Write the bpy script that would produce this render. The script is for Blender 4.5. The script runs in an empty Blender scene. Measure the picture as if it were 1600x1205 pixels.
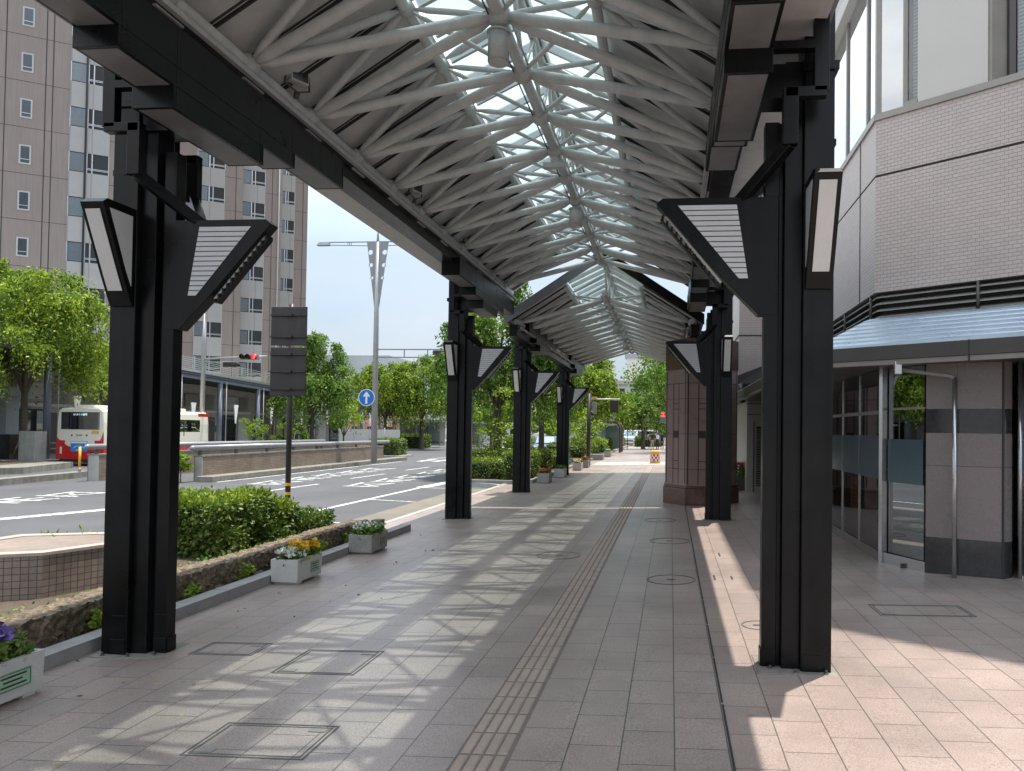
import bpy, math, random
import numpy as np
from mathutils import Vector, Matrix
PI = math.pi
R = math.radians
rnd = random.Random(7)
scene = bpy.context.scene
COL = scene.collection
SL = .0207                                     # cross slope of the pavement
def gz(x): return SL * max(x, -5.7)
def rz(x): return -.25 + .006 * (x + 7)        # road surface

# ------------------------------------------------------------------ objects
def tag(o, label=None, cat=None, group=None, kind=None):
    if label: o['label'] = label
    if cat: o['category'] = cat
    if group: o['group'] = group
    if kind: o['kind'] = kind
    return o
def thing(name, label, cat, loc=(0, 0, 0), rotz=0, group=None):
    o = bpy.data.objects.new(name, None); COL.objects.link(o)
    o.empty_display_size = .2
    o.location = loc; o.rotation_euler = (0, 0, rotz)
    return tag(o, label, cat, group)
def dup(root, loc=None, rotz=None, label=None, group=None):
    def cp(o, par):
        c = o.copy(); COL.objects.link(c)
        if par: c.parent = par
        for ch in list(o.children): cp(ch, c)
        return c
    r = cp(root, None)
    if loc is not None: r.location = loc
    if rotz is not None: r.rotation_euler = (0, 0, rotz)
    if label: r['label'] = label
    if group: r['group'] = group
    return r

class MB:
    def __init__(s): s.v = []; s.f = []; s.mi = []; s.sm = []; s.m = 0
    def face(s, idx, smooth=False): s.f.append(idx); s.mi.append(s.m); s.sm.append(smooth)
    def poly(s, pts):
        b = len(s.v); s.v += [tuple(p) for p in pts]; s.face(list(range(b, b + len(pts)))); return s
    def box(s, x0, x1, y0, y1, z0, z1):
        return s.hexa([(x0,y0,z0),(x1,y0,z0),(x1,y1,z0),(x0,y1,z0),(x0,y0,z1),(x1,y0,z1),(x1,y1,z1),(x0,y1,z1)])
    def hexa(s, p):
        b = len(s.v); s.v += [tuple(q) for q in p]
        for f in ((3,2,1,0),(4,5,6,7),(0,1,5,4),(1,2,6,5),(2,3,7,6),(3,0,4,7)): s.face([b+i for i in f])
        return s
    def prism(s, pts, z0, z1):                 # pts = xy outline
        n = len(pts); b = len(s.v)
        s.v += [(x, y, z0) for x, y in pts] + [(x, y, z1) for x, y in pts]
        s.face([b+i for i in reversed(range(n))]); s.face([b+n+i for i in range(n)])
        for i in range(n):
            j = (i+1) % n; s.face([b+i, b+j, b+n+j, b+n+i])
        return s
    def extrude(s, pts, d):                    # planar 3d outline pushed along d
        n = len(pts); b = len(s.v); d = Vector(d)
        s.v += [tuple(p) for p in pts] + [tuple(Vector(p)+d) for p in pts]
        s.face([b+i for i in reversed(range(n))]); s.face([b+n+i for i in range(n)])
        for i in range(n):
            j = (i+1) % n; s.face([b+i, b+j, b+n+j, b+n+i])
        return s
    def bar(s, a, c, w, h, up=(0, 0, 1)):      # rectangular bar between two points
        a = Vector(a); c = Vector(c); d = (c-a).normalized(); up = Vector(up)
        x = d.cross(up)
        if x.length < 1e-4: x = d.cross(Vector((0, 1, 0)))
        x.normalize(); y = x.cross(d)
        x *= w/2; y *= h/2
        return s.hexa([a-x-y, a+x-y, a+x+y, a-x+y, c-x-y, c+x-y, c+x+y, c-x+y])
    def tube(s, pts, r, n=10, caps=True, smooth=True):
        pts = [Vector(p) for p in pts]
        rs = r if isinstance(r, (list, tuple)) else [r]*len(pts)
        b = len(s.v); pv = None
        for i, p in enumerate(pts):
            d = (pts[min(i+1, len(pts)-1)] - pts[max(i-1, 0)]).normalized()
            if pv is None:
                x = d.cross(Vector((0, 0, 1)))
                if x.length < 1e-3: x = Vector((1, 0, 0))
            else: x = pv - d*pv.dot(d)
            x.normalize(); pv = x; y = d.cross(x)
            for k in range(n):
                a = 2*PI*k/n; s.v.append(tuple(p + (x*math.cos(a) + y*math.sin(a))*rs[i]))
        for i in range(len(pts)-1):
            for k in range(n):
                l = (k+1) % n
                s.face([b+i*n+k, b+i*n+l, b+(i+1)*n+l, b+(i+1)*n+k], smooth)
        if caps:
            s.face([b+k for k in reversed(range(n))]); s.face([b+(len(pts)-1)*n+k for k in range(n)])
        return s
    def ball(s, c, r, n=10, m=6, sz=1):
        pts = []; rs = []
        for i in range(m+1):
            a = PI*i/m; pts.append((c[0], c[1], c[2]-r*sz*math.cos(a))); rs.append(max(r*math.sin(a), 1e-4))
        return s.tube(pts, rs, n, caps=False)
    def cyl(s, x, y, z0, z1, r, n=16): return s.tube([(x, y, z0), (x, y, z1)], r, n)
    def build(s, name, mat, parent=None, bevel=0):
        me = bpy.data.meshes.new(name); me.from_pydata(s.v, [], s.f)
        ms = mat if isinstance(mat, (list, tuple)) else [mat]
        for m in ms: me.materials.append(m)
        me.polygons.foreach_set('material_index', s.mi)
        me.polygons.foreach_set('use_smooth', s.sm)
        me.update()
        o = bpy.data.objects.new(name, me); COL.objects.link(o)
        if parent: o.parent = parent
        if bevel:
            bm = o.modifiers.new('b', 'BEVEL'); bm.width = bevel; bm.segments = 2; bm.limit_method = 'ANGLE'; bm.angle_limit = R(40)
        return o
    def struct(s, name, mat): return tag(s.build(name, mat), kind='structure')

# ------------------------------------------------------------------ materials
def newmat(name):
    m = bpy.data.materials.new(name); m.use_nodes = True
    nt = m.node_tree; nt.nodes.clear()
    return m, nt.nodes, nt.links
def nd(N, t, **kw):
    n = N.new(t)
    for k, v in kw.items():
        if k in n.inputs.keys() and not hasattr(n, k): n.inputs[k].default_value = v
        else: setattr(n, k, v)
    return n
def rgba(c): return (c[0], c[1], c[2], 1)
def ramp(N, stops):
    r = N.new('ShaderNodeValToRGB'); e = r.color_ramp.elements
    while len(e) < len(stops): e.new(.5)
    for i, (p, c) in enumerate(stops): e[i].position = p; e[i].color = rgba(c)
    return r
def mix(N, L, fac, a, b, mode='MIX'):
    m = N.new('ShaderNodeMix'); m.data_type = 'RGBA'; m.blend_type = mode
    for sock, v in ((m.inputs[0], fac), (m.inputs[6], a), (m.inputs[7], b)):
        if hasattr(v, 'is_output'): L.new(v, sock)
        elif isinstance(v, (tuple, list)): sock.default_value = rgba(v)
        else: sock.default_value = v
    return m.outputs[2]
def scl(c, k): return tuple(min(1, x*k) for x in c)
def pm(name, col, rough=.6, metal=0, var=.12, scale=6, fine=.06, fscale=90, bump=0, bscale=60, streak=0, spec=.5, coat=0, coords='Object'):
    """painted / stone / metal surface with blotches, fine grain, optional rain streaks and bump"""
    m, N, L = newmat(name)
    out = N.new('ShaderNodeOutputMaterial'); b = N.new('ShaderNodeBsdfPrincipled'); L.new(b.outputs[0], out.inputs[0])
    tc = N.new('ShaderNodeTexCoord'); co = tc.outputs[coords]
    n1 = nd(N, 'ShaderNodeTexNoise', Scale=scale, Detail=6.0, Roughness=.62); L.new(co, n1.inputs['Vector'])
    r1 = ramp(N, [(.28, scl(col, 1-var)), (.72, scl(col, 1+var))]); L.new(n1.outputs[0], r1.inputs[0])
    c = r1.outputs[0]
    if fine:
        n2 = nd(N, 'ShaderNodeTexNoise', Scale=fscale, Detail=2.0); L.new(co, n2.inputs['Vector'])
        r2 = ramp(N, [(.3, (1-fine*2,)*3), (.7, (1,)*3)]); L.new(n2.outputs[0], r2.inputs[0])
        c = mix(N, L, 1.0, c, r2.outputs[0], 'MULTIPLY')
    if streak:
        mp = N.new('ShaderNodeMapping'); mp.inputs['Scale'].default_value = (9, 9, .5); L.new(co, mp.inputs[0])
        n3 = nd(N, 'ShaderNodeTexNoise', Scale=1.0, Detail=4.0); L.new(mp.outputs[0], n3.inputs['Vector'])
        r3 = ramp(N, [(.35, (1-streak,)*3), (.65, (1,)*3)]); L.new(n3.outputs[0], r3.inputs[0])
        c = mix(N, L, 1.0, c, r3.outputs[0], 'MULTIPLY')
    L.new(c, b.inputs['Base Color'])
    rr = N.new('ShaderNodeMapRange'); rr.inputs[3].default_value = max(.02, rough-.1); rr.inputs[4].default_value = min(1, rough+.1)
    L.new(n1.outputs[0], rr.inputs[0]); L.new(rr.outputs[0], b.inputs['Roughness'])
    b.inputs['Metallic'].default_value = metal; b.inputs['Specular IOR Level'].default_value = spec
    b.inputs['Coat Weight'].default_value = coat
    if bump:
        nb = nd(N, 'ShaderNodeTexNoise', Scale=bscale, Detail=5.0); L.new(co, nb.inputs['Vector'])
        bp = nd(N, 'ShaderNodeBump', Strength=bump, Distance=.02); L.new(nb.outputs[0], bp.inputs['Height']); L.new(bp.outputs[0], b.inputs['Normal'])
    return m
def brickmat(name, c1, c2, mortar, bw, rh, ms=.006, axes='xz', rough=.55, off=.5, bump=.25, speck=0, var=.25, freq=2, spec=.4, stain=0):
    """tiles or stone slabs laid out in real size on the chosen axes of the object; 'd' = distance along a diagonal wall"""
    m, N, L = newmat(name)
    out = N.new('ShaderNodeOutputMaterial'); b = N.new('ShaderNodeBsdfPrincipled'); L.new(b.outputs[0], out.inputs[0])
    tc = N.new('ShaderNodeTexCoord'); sp = N.new('ShaderNodeSeparateXYZ'); L.new(tc.outputs['Object'], sp.inputs[0])
    cb = N.new('ShaderNodeCombineXYZ')
    ix = {'x': 0, 'y': 1, 'z': 2}
    if isinstance(axes[0], tuple):                # distance along a wall of any heading
        v_ = N.new('ShaderNodeVectorMath'); v_.operation = 'DOT_PRODUCT'; L.new(tc.outputs['Object'], v_.inputs[0]); v_.inputs[1].default_value = (*axes[0], 0); L.new(v_.outputs['Value'], cb.inputs[0])
    elif axes[0] == 'd':                          # x - y runs along every vertical wall face
        mm = N.new('ShaderNodeMath'); mm.operation = 'SUBTRACT'; L.new(sp.outputs[0], mm.inputs[0]); L.new(sp.outputs[1], mm.inputs[1]); L.new(mm.outputs[0], cb.inputs[0])
    else: L.new(sp.outputs[ix[axes[0]]], cb.inputs[0])
    L.new(sp.outputs[ix[axes[1]]], cb.inputs[1])
    br = N.new('ShaderNodeTexBrick'); L.new(cb.outputs[0], br.inputs[0])
    br.offset = off; br.offset_frequency = freq; br.squash = 1
    for k, v in (('Color1', rgba(c1)), ('Color2', rgba(c2)), ('Mortar', rgba(mortar)), ('Scale', 1.0), ('Mortar Size', ms), ('Mortar Smooth', .1), ('Bias', 0.0), ('Brick Width', bw), ('Row Height', rh)): br.inputs[k].default_value = v
    c = br.outputs[0]
    n1 = nd(N, 'ShaderNodeTexNoise', Scale=1.3, Detail=6.0, Roughness=.6); L.new(tc.outputs['Object'], n1.inputs['Vector'])
    r1 = ramp(N, [(.3, (1-var,)*3), (.7, (1,)*3)]); L.new(n1.outputs[0], r1.inputs[0])
    c = mix(N, L, 1.0, c, r1.outputs[0], 'MULTIPLY')
    if stain:                                      # traffic grime, gum spots and odd slabs
        n4 = nd(N, 'ShaderNodeTexNoise', Scale=.55, Detail=7.0, Roughness=.68); L.new(tc.outputs['Object'], n4.inputs['Vector'])
        r4 = ramp(N, [(.36, (1-stain,)*3), (.60, (1.04,)*3)]); L.new(n4.outputs[0], r4.inputs[0]); c = mix(N, L, 1.0, c, r4.outputs[0], 'MULTIPLY')
        vo = N.new('ShaderNodeTexVoronoi'); vo.inputs['Scale'].default_value = 2.3; L.new(tc.outputs['Object'], vo.inputs['Vector'])
        r5 = ramp(N, [(.035, (.62,)*3), (.06, (1,)*3)]); L.new(vo.outputs['Distance'], r5.inputs[0]); c = mix(N, L, .75, c, r5.outputs[0], 'MULTIPLY')
    if speck:
        n2 = nd(N, 'ShaderNodeTexNoise', Scale=120.0, Detail=3.0, Roughness=.7); L.new(tc.outputs['Object'], n2.inputs['Vector'])
        r2 = ramp(N, [(.34, (1-speck,)*3), (.5, (1,)*3), (.68, (1+speck*.6,)*3)]); L.new(n2.outputs[0], r2.inputs[0])
        c = mix(N, L, 1.0, c, r2.outputs[0], 'MULTIPLY')
    L.new(c, b.inputs['Base Color'])
    rr = N.new('ShaderNodeMapRange'); rr.inputs[3].default_value = max(.02, rough-.12); rr.inputs[4].default_value = min(1, rough+.12)
    L.new(n1.outputs[0], rr.inputs[0]); L.new(rr.outputs[0], b.inputs['Roughness']); b.inputs['Specular IOR Level'].default_value = spec
    bp = nd(N, 'ShaderNodeBump', Strength=bump, Distance=.004); bp.invert = True
    L.new(br.outputs[1], bp.inputs['Height']); L.new(bp.outputs[0], b.inputs['Normal'])
    return m
def leafmat(name, c1, c2, c3, trans=.42):
    m, N, L = newmat(name)
    out = N.new('ShaderNodeOutputMaterial')
    g = N.new('ShaderNodeNewGeometry'); tc = N.new('ShaderNodeTexCoord')
    n1 = nd(N, 'ShaderNodeTexNoise', Scale=1.1, Detail=3.0); L.new(tc.outputs['Object'], n1.inputs['Vector'])
    ad = N.new('ShaderNodeMath'); ad.operation = 'MULTIPLY_ADD'; L.new(g.outputs['Random Per Island'], ad.inputs[0]); ad.inputs[1].default_value = .75
    sb = N.new('ShaderNodeMath'); sb.operation = 'MULTIPLY_ADD'; L.new(n1.outputs[0], sb.inputs[0]); sb.inputs[1].default_value = 1.1; sb.inputs[2].default_value = -.43
    L.new(sb.outputs[0], ad.inputs[2])
    r = ramp(N, [(.1, c1), (.5, c2), (.95, c3)]); L.new(ad.outputs[0], r.inputs[0])
    d = N.new('ShaderNodeBsdfPrincipled'); d.inputs['Roughness'].default_value = .5; d.inputs['Specular IOR Level'].default_value = .35
    t = N.new('ShaderNodeBsdfTranslucent'); L.new(r.outputs[0], d.inputs['Base Color'])
    L.new(mix(N, L, 1.0, r.outputs[0], (1.0, 1.1, .45), 'MULTIPLY'), t.inputs[0])
    mx = N.new('ShaderNodeMixShader'); mx.inputs[0].default_value = trans
    L.new(d.outputs[0], mx.inputs[1]); L.new(t.outputs[0], mx.inputs[2]); L.new(mx.outputs[0], out.inputs[0])
    return m
def glassmat(name, tint, refl=.5, rough=.0, base=.06):
    """thin pane: see-through with a tint, plus mirror reflection that grows at grazing angles"""
    m, N, L = newmat(name)
    out = N.new('ShaderNodeOutputMaterial')
    t = N.new('ShaderNodeBsdfTransparent'); t.inputs[0].default_value = rgba(tint)
    gl = N.new('ShaderNodeBsdfGlossy'); gl.inputs['Roughness'].default_value = rough; gl.inputs[0].default_value = (.95, .97, 1, 1)
    lw = N.new('ShaderNodeLayerWeight'); lw.inputs[0].default_value = .35
    mr = N.new('ShaderNodeMapRange'); mr.inputs[3].default_value = base; mr.inputs[4].default_value = refl
    L.new(lw.outputs['Facing'], mr.inputs[0])
    mx = N.new('ShaderNodeMixShader'); L.new(mr.outputs[0], mx.inputs[0]); L.new(t.outputs[0], mx.inputs[1]); L.new(gl.outputs[0], mx.inputs[2])
    L.new(mx.outputs[0], out.inputs[0]); return m
def frostglass(name, tint, diff, k):
    m, N, L = newmat(name)
    out = N.new('ShaderNodeOutputMaterial'); t = N.new('ShaderNodeBsdfTransparent'); t.inputs[0].default_value = rgba(tint)
    d = N.new('ShaderNodeBsdfTranslucent'); gl = N.new('ShaderNodeBsdfGlossy'); gl.inputs['Roughness'].default_value = .08
    tc = N.new('ShaderNodeTexCoord'); n1 = nd(N, 'ShaderNodeTexNoise', Scale=3.0, Detail=6.0, Roughness=.7); L.new(tc.outputs['Object'], n1.inputs['Vector'])
    r1 = ramp(N, [(.35, scl(diff, .62)), (.62, diff)]); L.new(n1.outputs[0], r1.inputs[0]); L.new(r1.outputs[0], d.inputs[0])
    m1 = N.new('ShaderNodeMixShader'); m1.inputs[0].default_value = k; L.new(t.outputs[0], m1.inputs[1]); L.new(d.outputs[0], m1.inputs[2])
    m2 = N.new('ShaderNodeMixShader'); m2.inputs[0].default_value = .07; L.new(m1.outputs[0], m2.inputs[1]); L.new(gl.outputs[0], m2.inputs[2]); L.new(m2.outputs[0], out.inputs[0])
    return m
def emit(name, c, s):
    m, N, L = newmat(name)
    out = N.new('ShaderNodeOutputMaterial'); e = N.new('ShaderNodeEmission'); e.inputs[0].default_value = rgba(c); e.inputs[1].default_value = s
    L.new(e.outputs[0], out.inputs[0]); return m

M = {}
M['black'] = pm('black_steel_paint', (.009, .0092, .0095), .3, var=.7, scale=2.2, streak=.5, fine=.12, spec=.22, bump=.04, bscale=25)
M['brown'] = pm('dark_brown_steel', (.035, .026, .024), .45, var=.2, streak=.3)
M['tube'] = pm('grey_steel_tube', (.55, .56, .555), .36, var=.12, scale=5, fine=.04, streak=.1)
M['node'] = pm('grey_cast_node', (.45, .46, .455), .42, var=.12, scale=8)
M['panel'] = pm('roof_soffit_panel', (.50, .495, .485), .55, var=.12, scale=1.6, fine=.03, streak=.1)
M['under'] = pm('underside_reflected_light', (.17, .165, .165), .45, var=.25, scale=2, streak=.1)  # paler than the black steel: reflected light put into the colour
M['seam'] = pm('dark_joint', (.03, .03, .03), .7)
M['slate'] = pm('slate_verge_metal', (.24, .26, .29), .4, var=.12)
M['roofglass'] = frostglass('skylight_glass', (.73, .815, .815), (.84, .86, .84), .16)
M['lampglass'] = pm('opal_lamp_glass', (.62, .60, .58), .4, var=.05, fine=.02)
M['lamplines'] = pm('lamp_side_glass', (.58, .58, .59), .35, var=.05, fine=.02)
M['asphalt'] = pm('asphalt', (.10, .10, .106), .78, var=.24, scale=.45, fine=.22, fscale=160, bump=.25, bscale=120)
M['white'] = pm('road_paint', (.72, .72, .70), .6, var=.1, scale=3, fine=.14, fscale=60)
def paintmat():
    m, N, L = newmat('worn_road_paint'); out = N.new('ShaderNodeOutputMaterial'); b = N.new('ShaderNodeBsdfPrincipled'); L.new(b.outputs[0], out.inputs[0])
    tc = N.new('ShaderNodeTexCoord'); n1 = nd(N, 'ShaderNodeTexNoise', Scale=9.0, Detail=8.0, Roughness=.75); L.new(tc.outputs['Object'], n1.inputs['Vector'])
    r1 = ramp(N, [(.40, (.16, .16, .165)), (.50, (.60, .60, .58)), (.7, (.72, .72, .70))]); L.new(n1.outputs[0], r1.inputs[0]); L.new(r1.outputs[0], b.inputs['Base Color']); b.inputs['Roughness'].default_value = .65
    return m
M['white'] = paintmat()
M['kerb'] = pm('granite_kerb', (.30, .285, .275), .6, var=.16, scale=5, fine=.16, fscale=140, bump=.1, bscale=90)
M['concrete'] = pm('concrete', (.42, .41, .385), .75, var=.15, scale=3, fine=.1, streak=.18, bump=.12, bscale=50)
M['conc_dark'] = pm('weathered_concrete', (.25, .235, .20), .8, var=.3, scale=3, fine=.12, streak=.25, bump=.15, bscale=40)
M['gutter'] = brickmat('gutter_slabs', (.185, .165, .13), (.215, .19, .15), (.12, .11, .09), .6, 3.0, .012, 'yx', .75, off=0, bump=.3, speck=.12)
M['soil'] = pm('planting_soil', (.10, .075, .05), .9, var=.4, scale=9, fine=.2, fscale=50, bump=.7, bscale=25)
M['trunk'] = pm('tree_bark', (.11, .09, .07), .85, var=.35, scale=7, fine=.15, bump=.6, bscale=22, streak=.3)
M['pavein'] = brickmat('paving_grey', (.40, .325, .288), (.35, .287, .258), (.10, .092, .085), .45, .305, .0042, 'yx', .36, bump=.35, speck=.5, var=.17, spec=.5, stain=.22)
M['paveout'] = brickmat('paving_pink', (.385, .302, .265), (.345, .275, .245), (.13, .105, .095), .45, .305, .0042, 'yx', .38, bump=.35, speck=.42, var=.15, spec=.5, stain=.2)
M['tactile'] = pm('tactile_block', (.40, .315, .262), .5, var=.14, scale=3, fine=.14, fscale=150)
M['tactgap'] = pm('tactile_gap', (.175, .14, .12), .6, var=.2)
M['halltile'] = brickmat('facade_tile', (.455, .39, .362), (.415, .36, .335), (.17, .15, .142), .135, .050, .003, 'dz', .42, bump=.5, speck=.05, var=.08, off=.5)
M['planttile'] = brickmat('planter_tile', (.34, .27, .22), (.27, .21, .175), (.10, .085, .07), .095, .095, .0045, 'dz', .6, off=0, bump=.5, speck=.1, var=.4)
M['walltile'] = brickmat('ramp_wall_tile', (.33, .26, .20), (.26, .20, .155), (.13, .11, .09), .22, .065, .006, 'dz', .65, bump=.5, speck=.1, var=.35)
M['lava'] = pm('lava_stone', (.20, .15, .10), .95, var=.75, scale=17, fine=.25, fscale=40, bump=1.0, bscale=24)
M['granite'] = brickmat('pink_granite', (.235, .19, .18), (.21, .175, .165), (.06, .05, .05), 3.0, 1.42, .004, 'dz', .28, off=0, bump=.2, speck=.35, var=.1, spec=.5)
M['granite_dark'] = pm('polished_dark_granite', (.05, .047, .047), .12, var=.25, scale=12, fine=.25, fscale=120, spec=.6)
M['pillar'] = brickmat('brown_granite', (.27, .185, .165), (.25, .175, .155), (.05, .035, .03), 3.0, .86, .006, 'dz', .3, off=0, bump=.2, speck=.25, var=.12)
M['pillar_base'] = pm('polished_red_granite', (.13, .07, .06), .15, var=.25, scale=12, fine=.2, fscale=120)
M['bronze'] = pm('bronze_fascia', (.075, .066, .06), .4, var=.1, scale=3)
M['bronze_lt'] = pm('bronze_trim', (.26, .24, .215), .4, var=.1, scale=3)
M['awn'] = pm('awning_slat', (.74, .85, .98), .3, .7, var=.06, scale=2, fine=.02)
M['beige'] = pm('beige_panel', (.46, .44, .41), .45, var=.04, scale=1, fine=.02)
M['alu'] = pm('aluminium', (.5, .5, .5), .3, .8, var=.08)
M['steel'] = pm('brushed_stainless', (.55, .54, .53), .22, .9, var=.08, scale=14)
M['shopglass'] = glassmat('shop_glass', (.30, .34, .34), refl=.75, base=.16)
M['winglass'] = glassmat('window_glass', (.25, .32, .33), refl=.95, base=.30)
M['winglass2'] = glassmat('tower_glass', (.70, .73, .74), refl=.28, base=.05)
M['frost'] = pm('frosted_film', (.07, .11, .125), .14, var=.06)
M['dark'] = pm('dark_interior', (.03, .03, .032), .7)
M['blind'] = brickmat('window_blind', (.50, .62, .62), (.5, .6, .6), (.25, .36, .36), 4., .05, .012, 'dz', .6, off=0)
M['yellow'] = pm('yellow_paint', (.80, .42, .03), .45, var=.1)
M['red'] = pm('red_paint', (.55, .02, .02), .3, coat=.6, var=.05)
M['cream'] = pm('cream_paint', (.78, .735, .62), .3, coat=.6, var=.04)
M['blue'] = pm('blue_panel', (.03, .25, .62), .4, var=.06)
M['bluesign'] = pm('blue_sign_face', (.01, .16, .55), .35, var=.03)
M['whitep'] = pm('white_paint', (.80, .80, .79), .35, var=.04)
M['rubber'] = pm('tyre_rubber', (.02, .02, .02), .8)
M['vglass'] = glassmat('vehicle_glass', (.06, .09, .09), refl=.7, base=.10)
M['planter'] = pm('planter_concrete', (.52, .505, .475), .7, var=.1, scale=5, fine=.08, fscale=120, streak=.06, bump=.08)
M['planter_old'] = pm('planter_exposed_aggregate', (.36, .34, .31), .8, var=.2, scale=6, fine=.25, fscale=110, bump=.25, bscale=80)
M['plaque'] = pm('green_plaque', (.30, .44, .30), .5, var=.06)
M['frame_grey'] = pm('window_frame_grey', (.50, .49, .48), .4, var=.05)
M['cover'] = pm('cover_frame_metal', (.13, .12, .115), .5, .3, var=.2)
M['ink'] = pm('ink', (.02, .025, .03), .6)
M['conc_tower'] = pm('tower_wall', (.29, .238, .212), .75, var=.07, scale=.35, fine=.03, streak=.1)
M['tower_bay'] = brickmat('tower_spandrel', (.40, .385, .37), (.39, .375, .36), (.30, .29, .28), .35, 30., .012, 'dz', .6, off=0, bump=.15, var=.08)
M['railgrey'] = pm('grey_rail_paint', (.28, .28, .29), .35, .3, var=.1)
M['post'] = pm('grey_pole', (.42, .42, .42), .45, .3, var=.08)
M['navypost'] = pm('blue_grey_post', (.17, .19, .24), .45, var=.08)
M['shop'] = pm('arcade_wall', (.40, .37, .33), .7, var=.12, scale=1.2)
M['bgrey'] = pm('grey_roof', (.33, .36, .39), .55, var=.1, scale=.4)
M['bwhite'] = pm('white_render', (.66, .65, .62), .7, var=.06, scale=.5, streak=.08)
M['bbrick'] = pm('orange_brick_wall', (.42, .24, .17), .75, var=.12, scale=.8)
M['teal'] = pm('green_copper_edge', (.10, .26, .20), .5, var=.15)
M['skin'] = pm('skin', (.52, .33, .25), .55, var=.05, fine=.02)
M['hair'] = pm('dark_hair', (.02, .018, .016), .5)
M['redlamp'] = emit('red_signal_light', (1, .05, .06), 1.6)
M['tail'] = pm('tail_lamp', (.6, .03, .05), .2)
M['display'] = emit('led_display', (.55, .85, .9), .7)
M['leaf_w'] = leafmat('weeping_leaf', (.045, .10, .016), (.19, .28, .032), (.42, .49, .065))
M['leaf_w2'] = leafmat('weeping_leaf_deep', (.045, .10, .024), (.115, .21, .038), (.29, .38, .06))
M['leaf_y'] = leafmat('yellow_green_leaf', (.11, .19, .02), (.22, .32, .035), (.36, .44, .06))
M['leaf_b'] = leafmat('broad_leaf', (.05, .11, .022), (.115, .215, .036), (.24, .34, .06))
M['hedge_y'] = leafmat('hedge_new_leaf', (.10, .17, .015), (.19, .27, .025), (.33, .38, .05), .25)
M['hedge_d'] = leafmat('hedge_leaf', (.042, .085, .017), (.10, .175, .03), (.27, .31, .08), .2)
M['core'] = pm('hedge_twigs', (.022, .03, .012), .9, var=.4)
M['pet_y'] = pm('yellow_petal', (.75, .45, .02), .6, var=.15, scale=40)
M['pet_w'] = pm('white_petal', (.80, .80, .74), .6, var=.05)
M['pet_p'] = pm('purple_petal', (.10, .06, .22), .6, var=.2, scale=40)
M['pet_r'] = pm('red_petal', (.50, .08, .05), .6, var=.2, scale=40)

# ------------------------------------------------------------------ foliage
def leaves(name, P, size, mat, parent, aspect=.55, droop=.0, seed=1, outward=None, flat=0.):
    """one mesh of leaf-shaped quads at points P (n,3)"""
    g = np.random.default_rng(seed); n = len(P)
    d = g.normal(size=(n, 3)); d[:, 2] = d[:, 2]*(1-flat) - droop
    if outward is not None: d = d*.75 + outward
    d /= np.linalg.norm(d, axis=1)[:, None]
    w = np.cross(d, g.normal(size=(n, 3))); w /= np.linalg.norm(w, axis=1)[:, None] + 1e-9
    s = (size * g.uniform(.6, 1.25, n))[:, None]
    a = P; b = P + d*s*.5 + w*s*aspect*.5; c = P + d*s; e = P + d*s*.5 - w*s*aspect*.5
    V = np.stack([a, b, c, e], 1).reshape(-1, 3)
    me = bpy.data.meshes.new(name)
    me.vertices.add(4*n); me.vertices.foreach_set('co', V.ravel().astype(np.float32))
    me.loops.add(4*n); me.loops.foreach_set('vertex_index', np.arange(4*n, dtype=np.int32))
    me.polygons.add(n); me.polygons.foreach_set('loop_start', np.arange(0, 4*n, 4, dtype=np.int32))
    me.polygons.foreach_set('loop_total', np.full(n, 4, dtype=np.int32))
    me.materials.append(mat); me.update(calc_edges=True); me.validate()
    o = bpy.data.objects.new(name, me); COL.objects.link(o)
    if parent: o.parent = parent
    return o
def weep_points(g, H, rx, rz, z0, ns, L, per, ry=None):
    """cascades of drooping strands: many lobes through the crown, each an umbrella of strands that arch out and hang"""
    nb = 44; bd = []
    for i in range(nb):
        ph = 2*PI*((i*.618) % 1) + g.normal()*.25; u = g.uniform(-.35, 1); th = math.acos(u)
        k = g.uniform(.50, .98) if i % 4 else g.uniform(.9, 1.08)
        bd.append((rx*k*math.sin(th)*math.cos(ph), rx*k*math.sin(th)*math.sin(ph), z0 + rz*(k if u > 0 else 1)*u, ph, g.uniform(.65, 1.25)))
    W = np.array([b[4]**2 for b in bd]); W /= W.sum(); out = []
    for i in range(ns):
        x, y, z, ph, s = bd[g.choice(nb, p=W)]
        a = ph + g.normal()*1.0; o = np.array([math.cos(a), math.sin(a), 0.])
        p = np.array([x, y, z]) + g.normal(size=3)*np.array([.10, .10, .06])*rx*s
        l = L*s*g.uniform(.35, .85); rch = rx*s*g.uniform(.08, .32)
        t = np.linspace(0, 1, per)[:, None]
        q = p + o*rch*(1.7*t - .75*t*t) + np.array([0, 0, 1.])*(.16*rx*s*np.sin(t*PI*.6) - l*t**1.8)
        out.append(q + g.normal(size=q.shape)*(.045+.008*l))
    P = np.concatenate(out)
    return P[P[:, 2] > H*.14]
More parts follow.
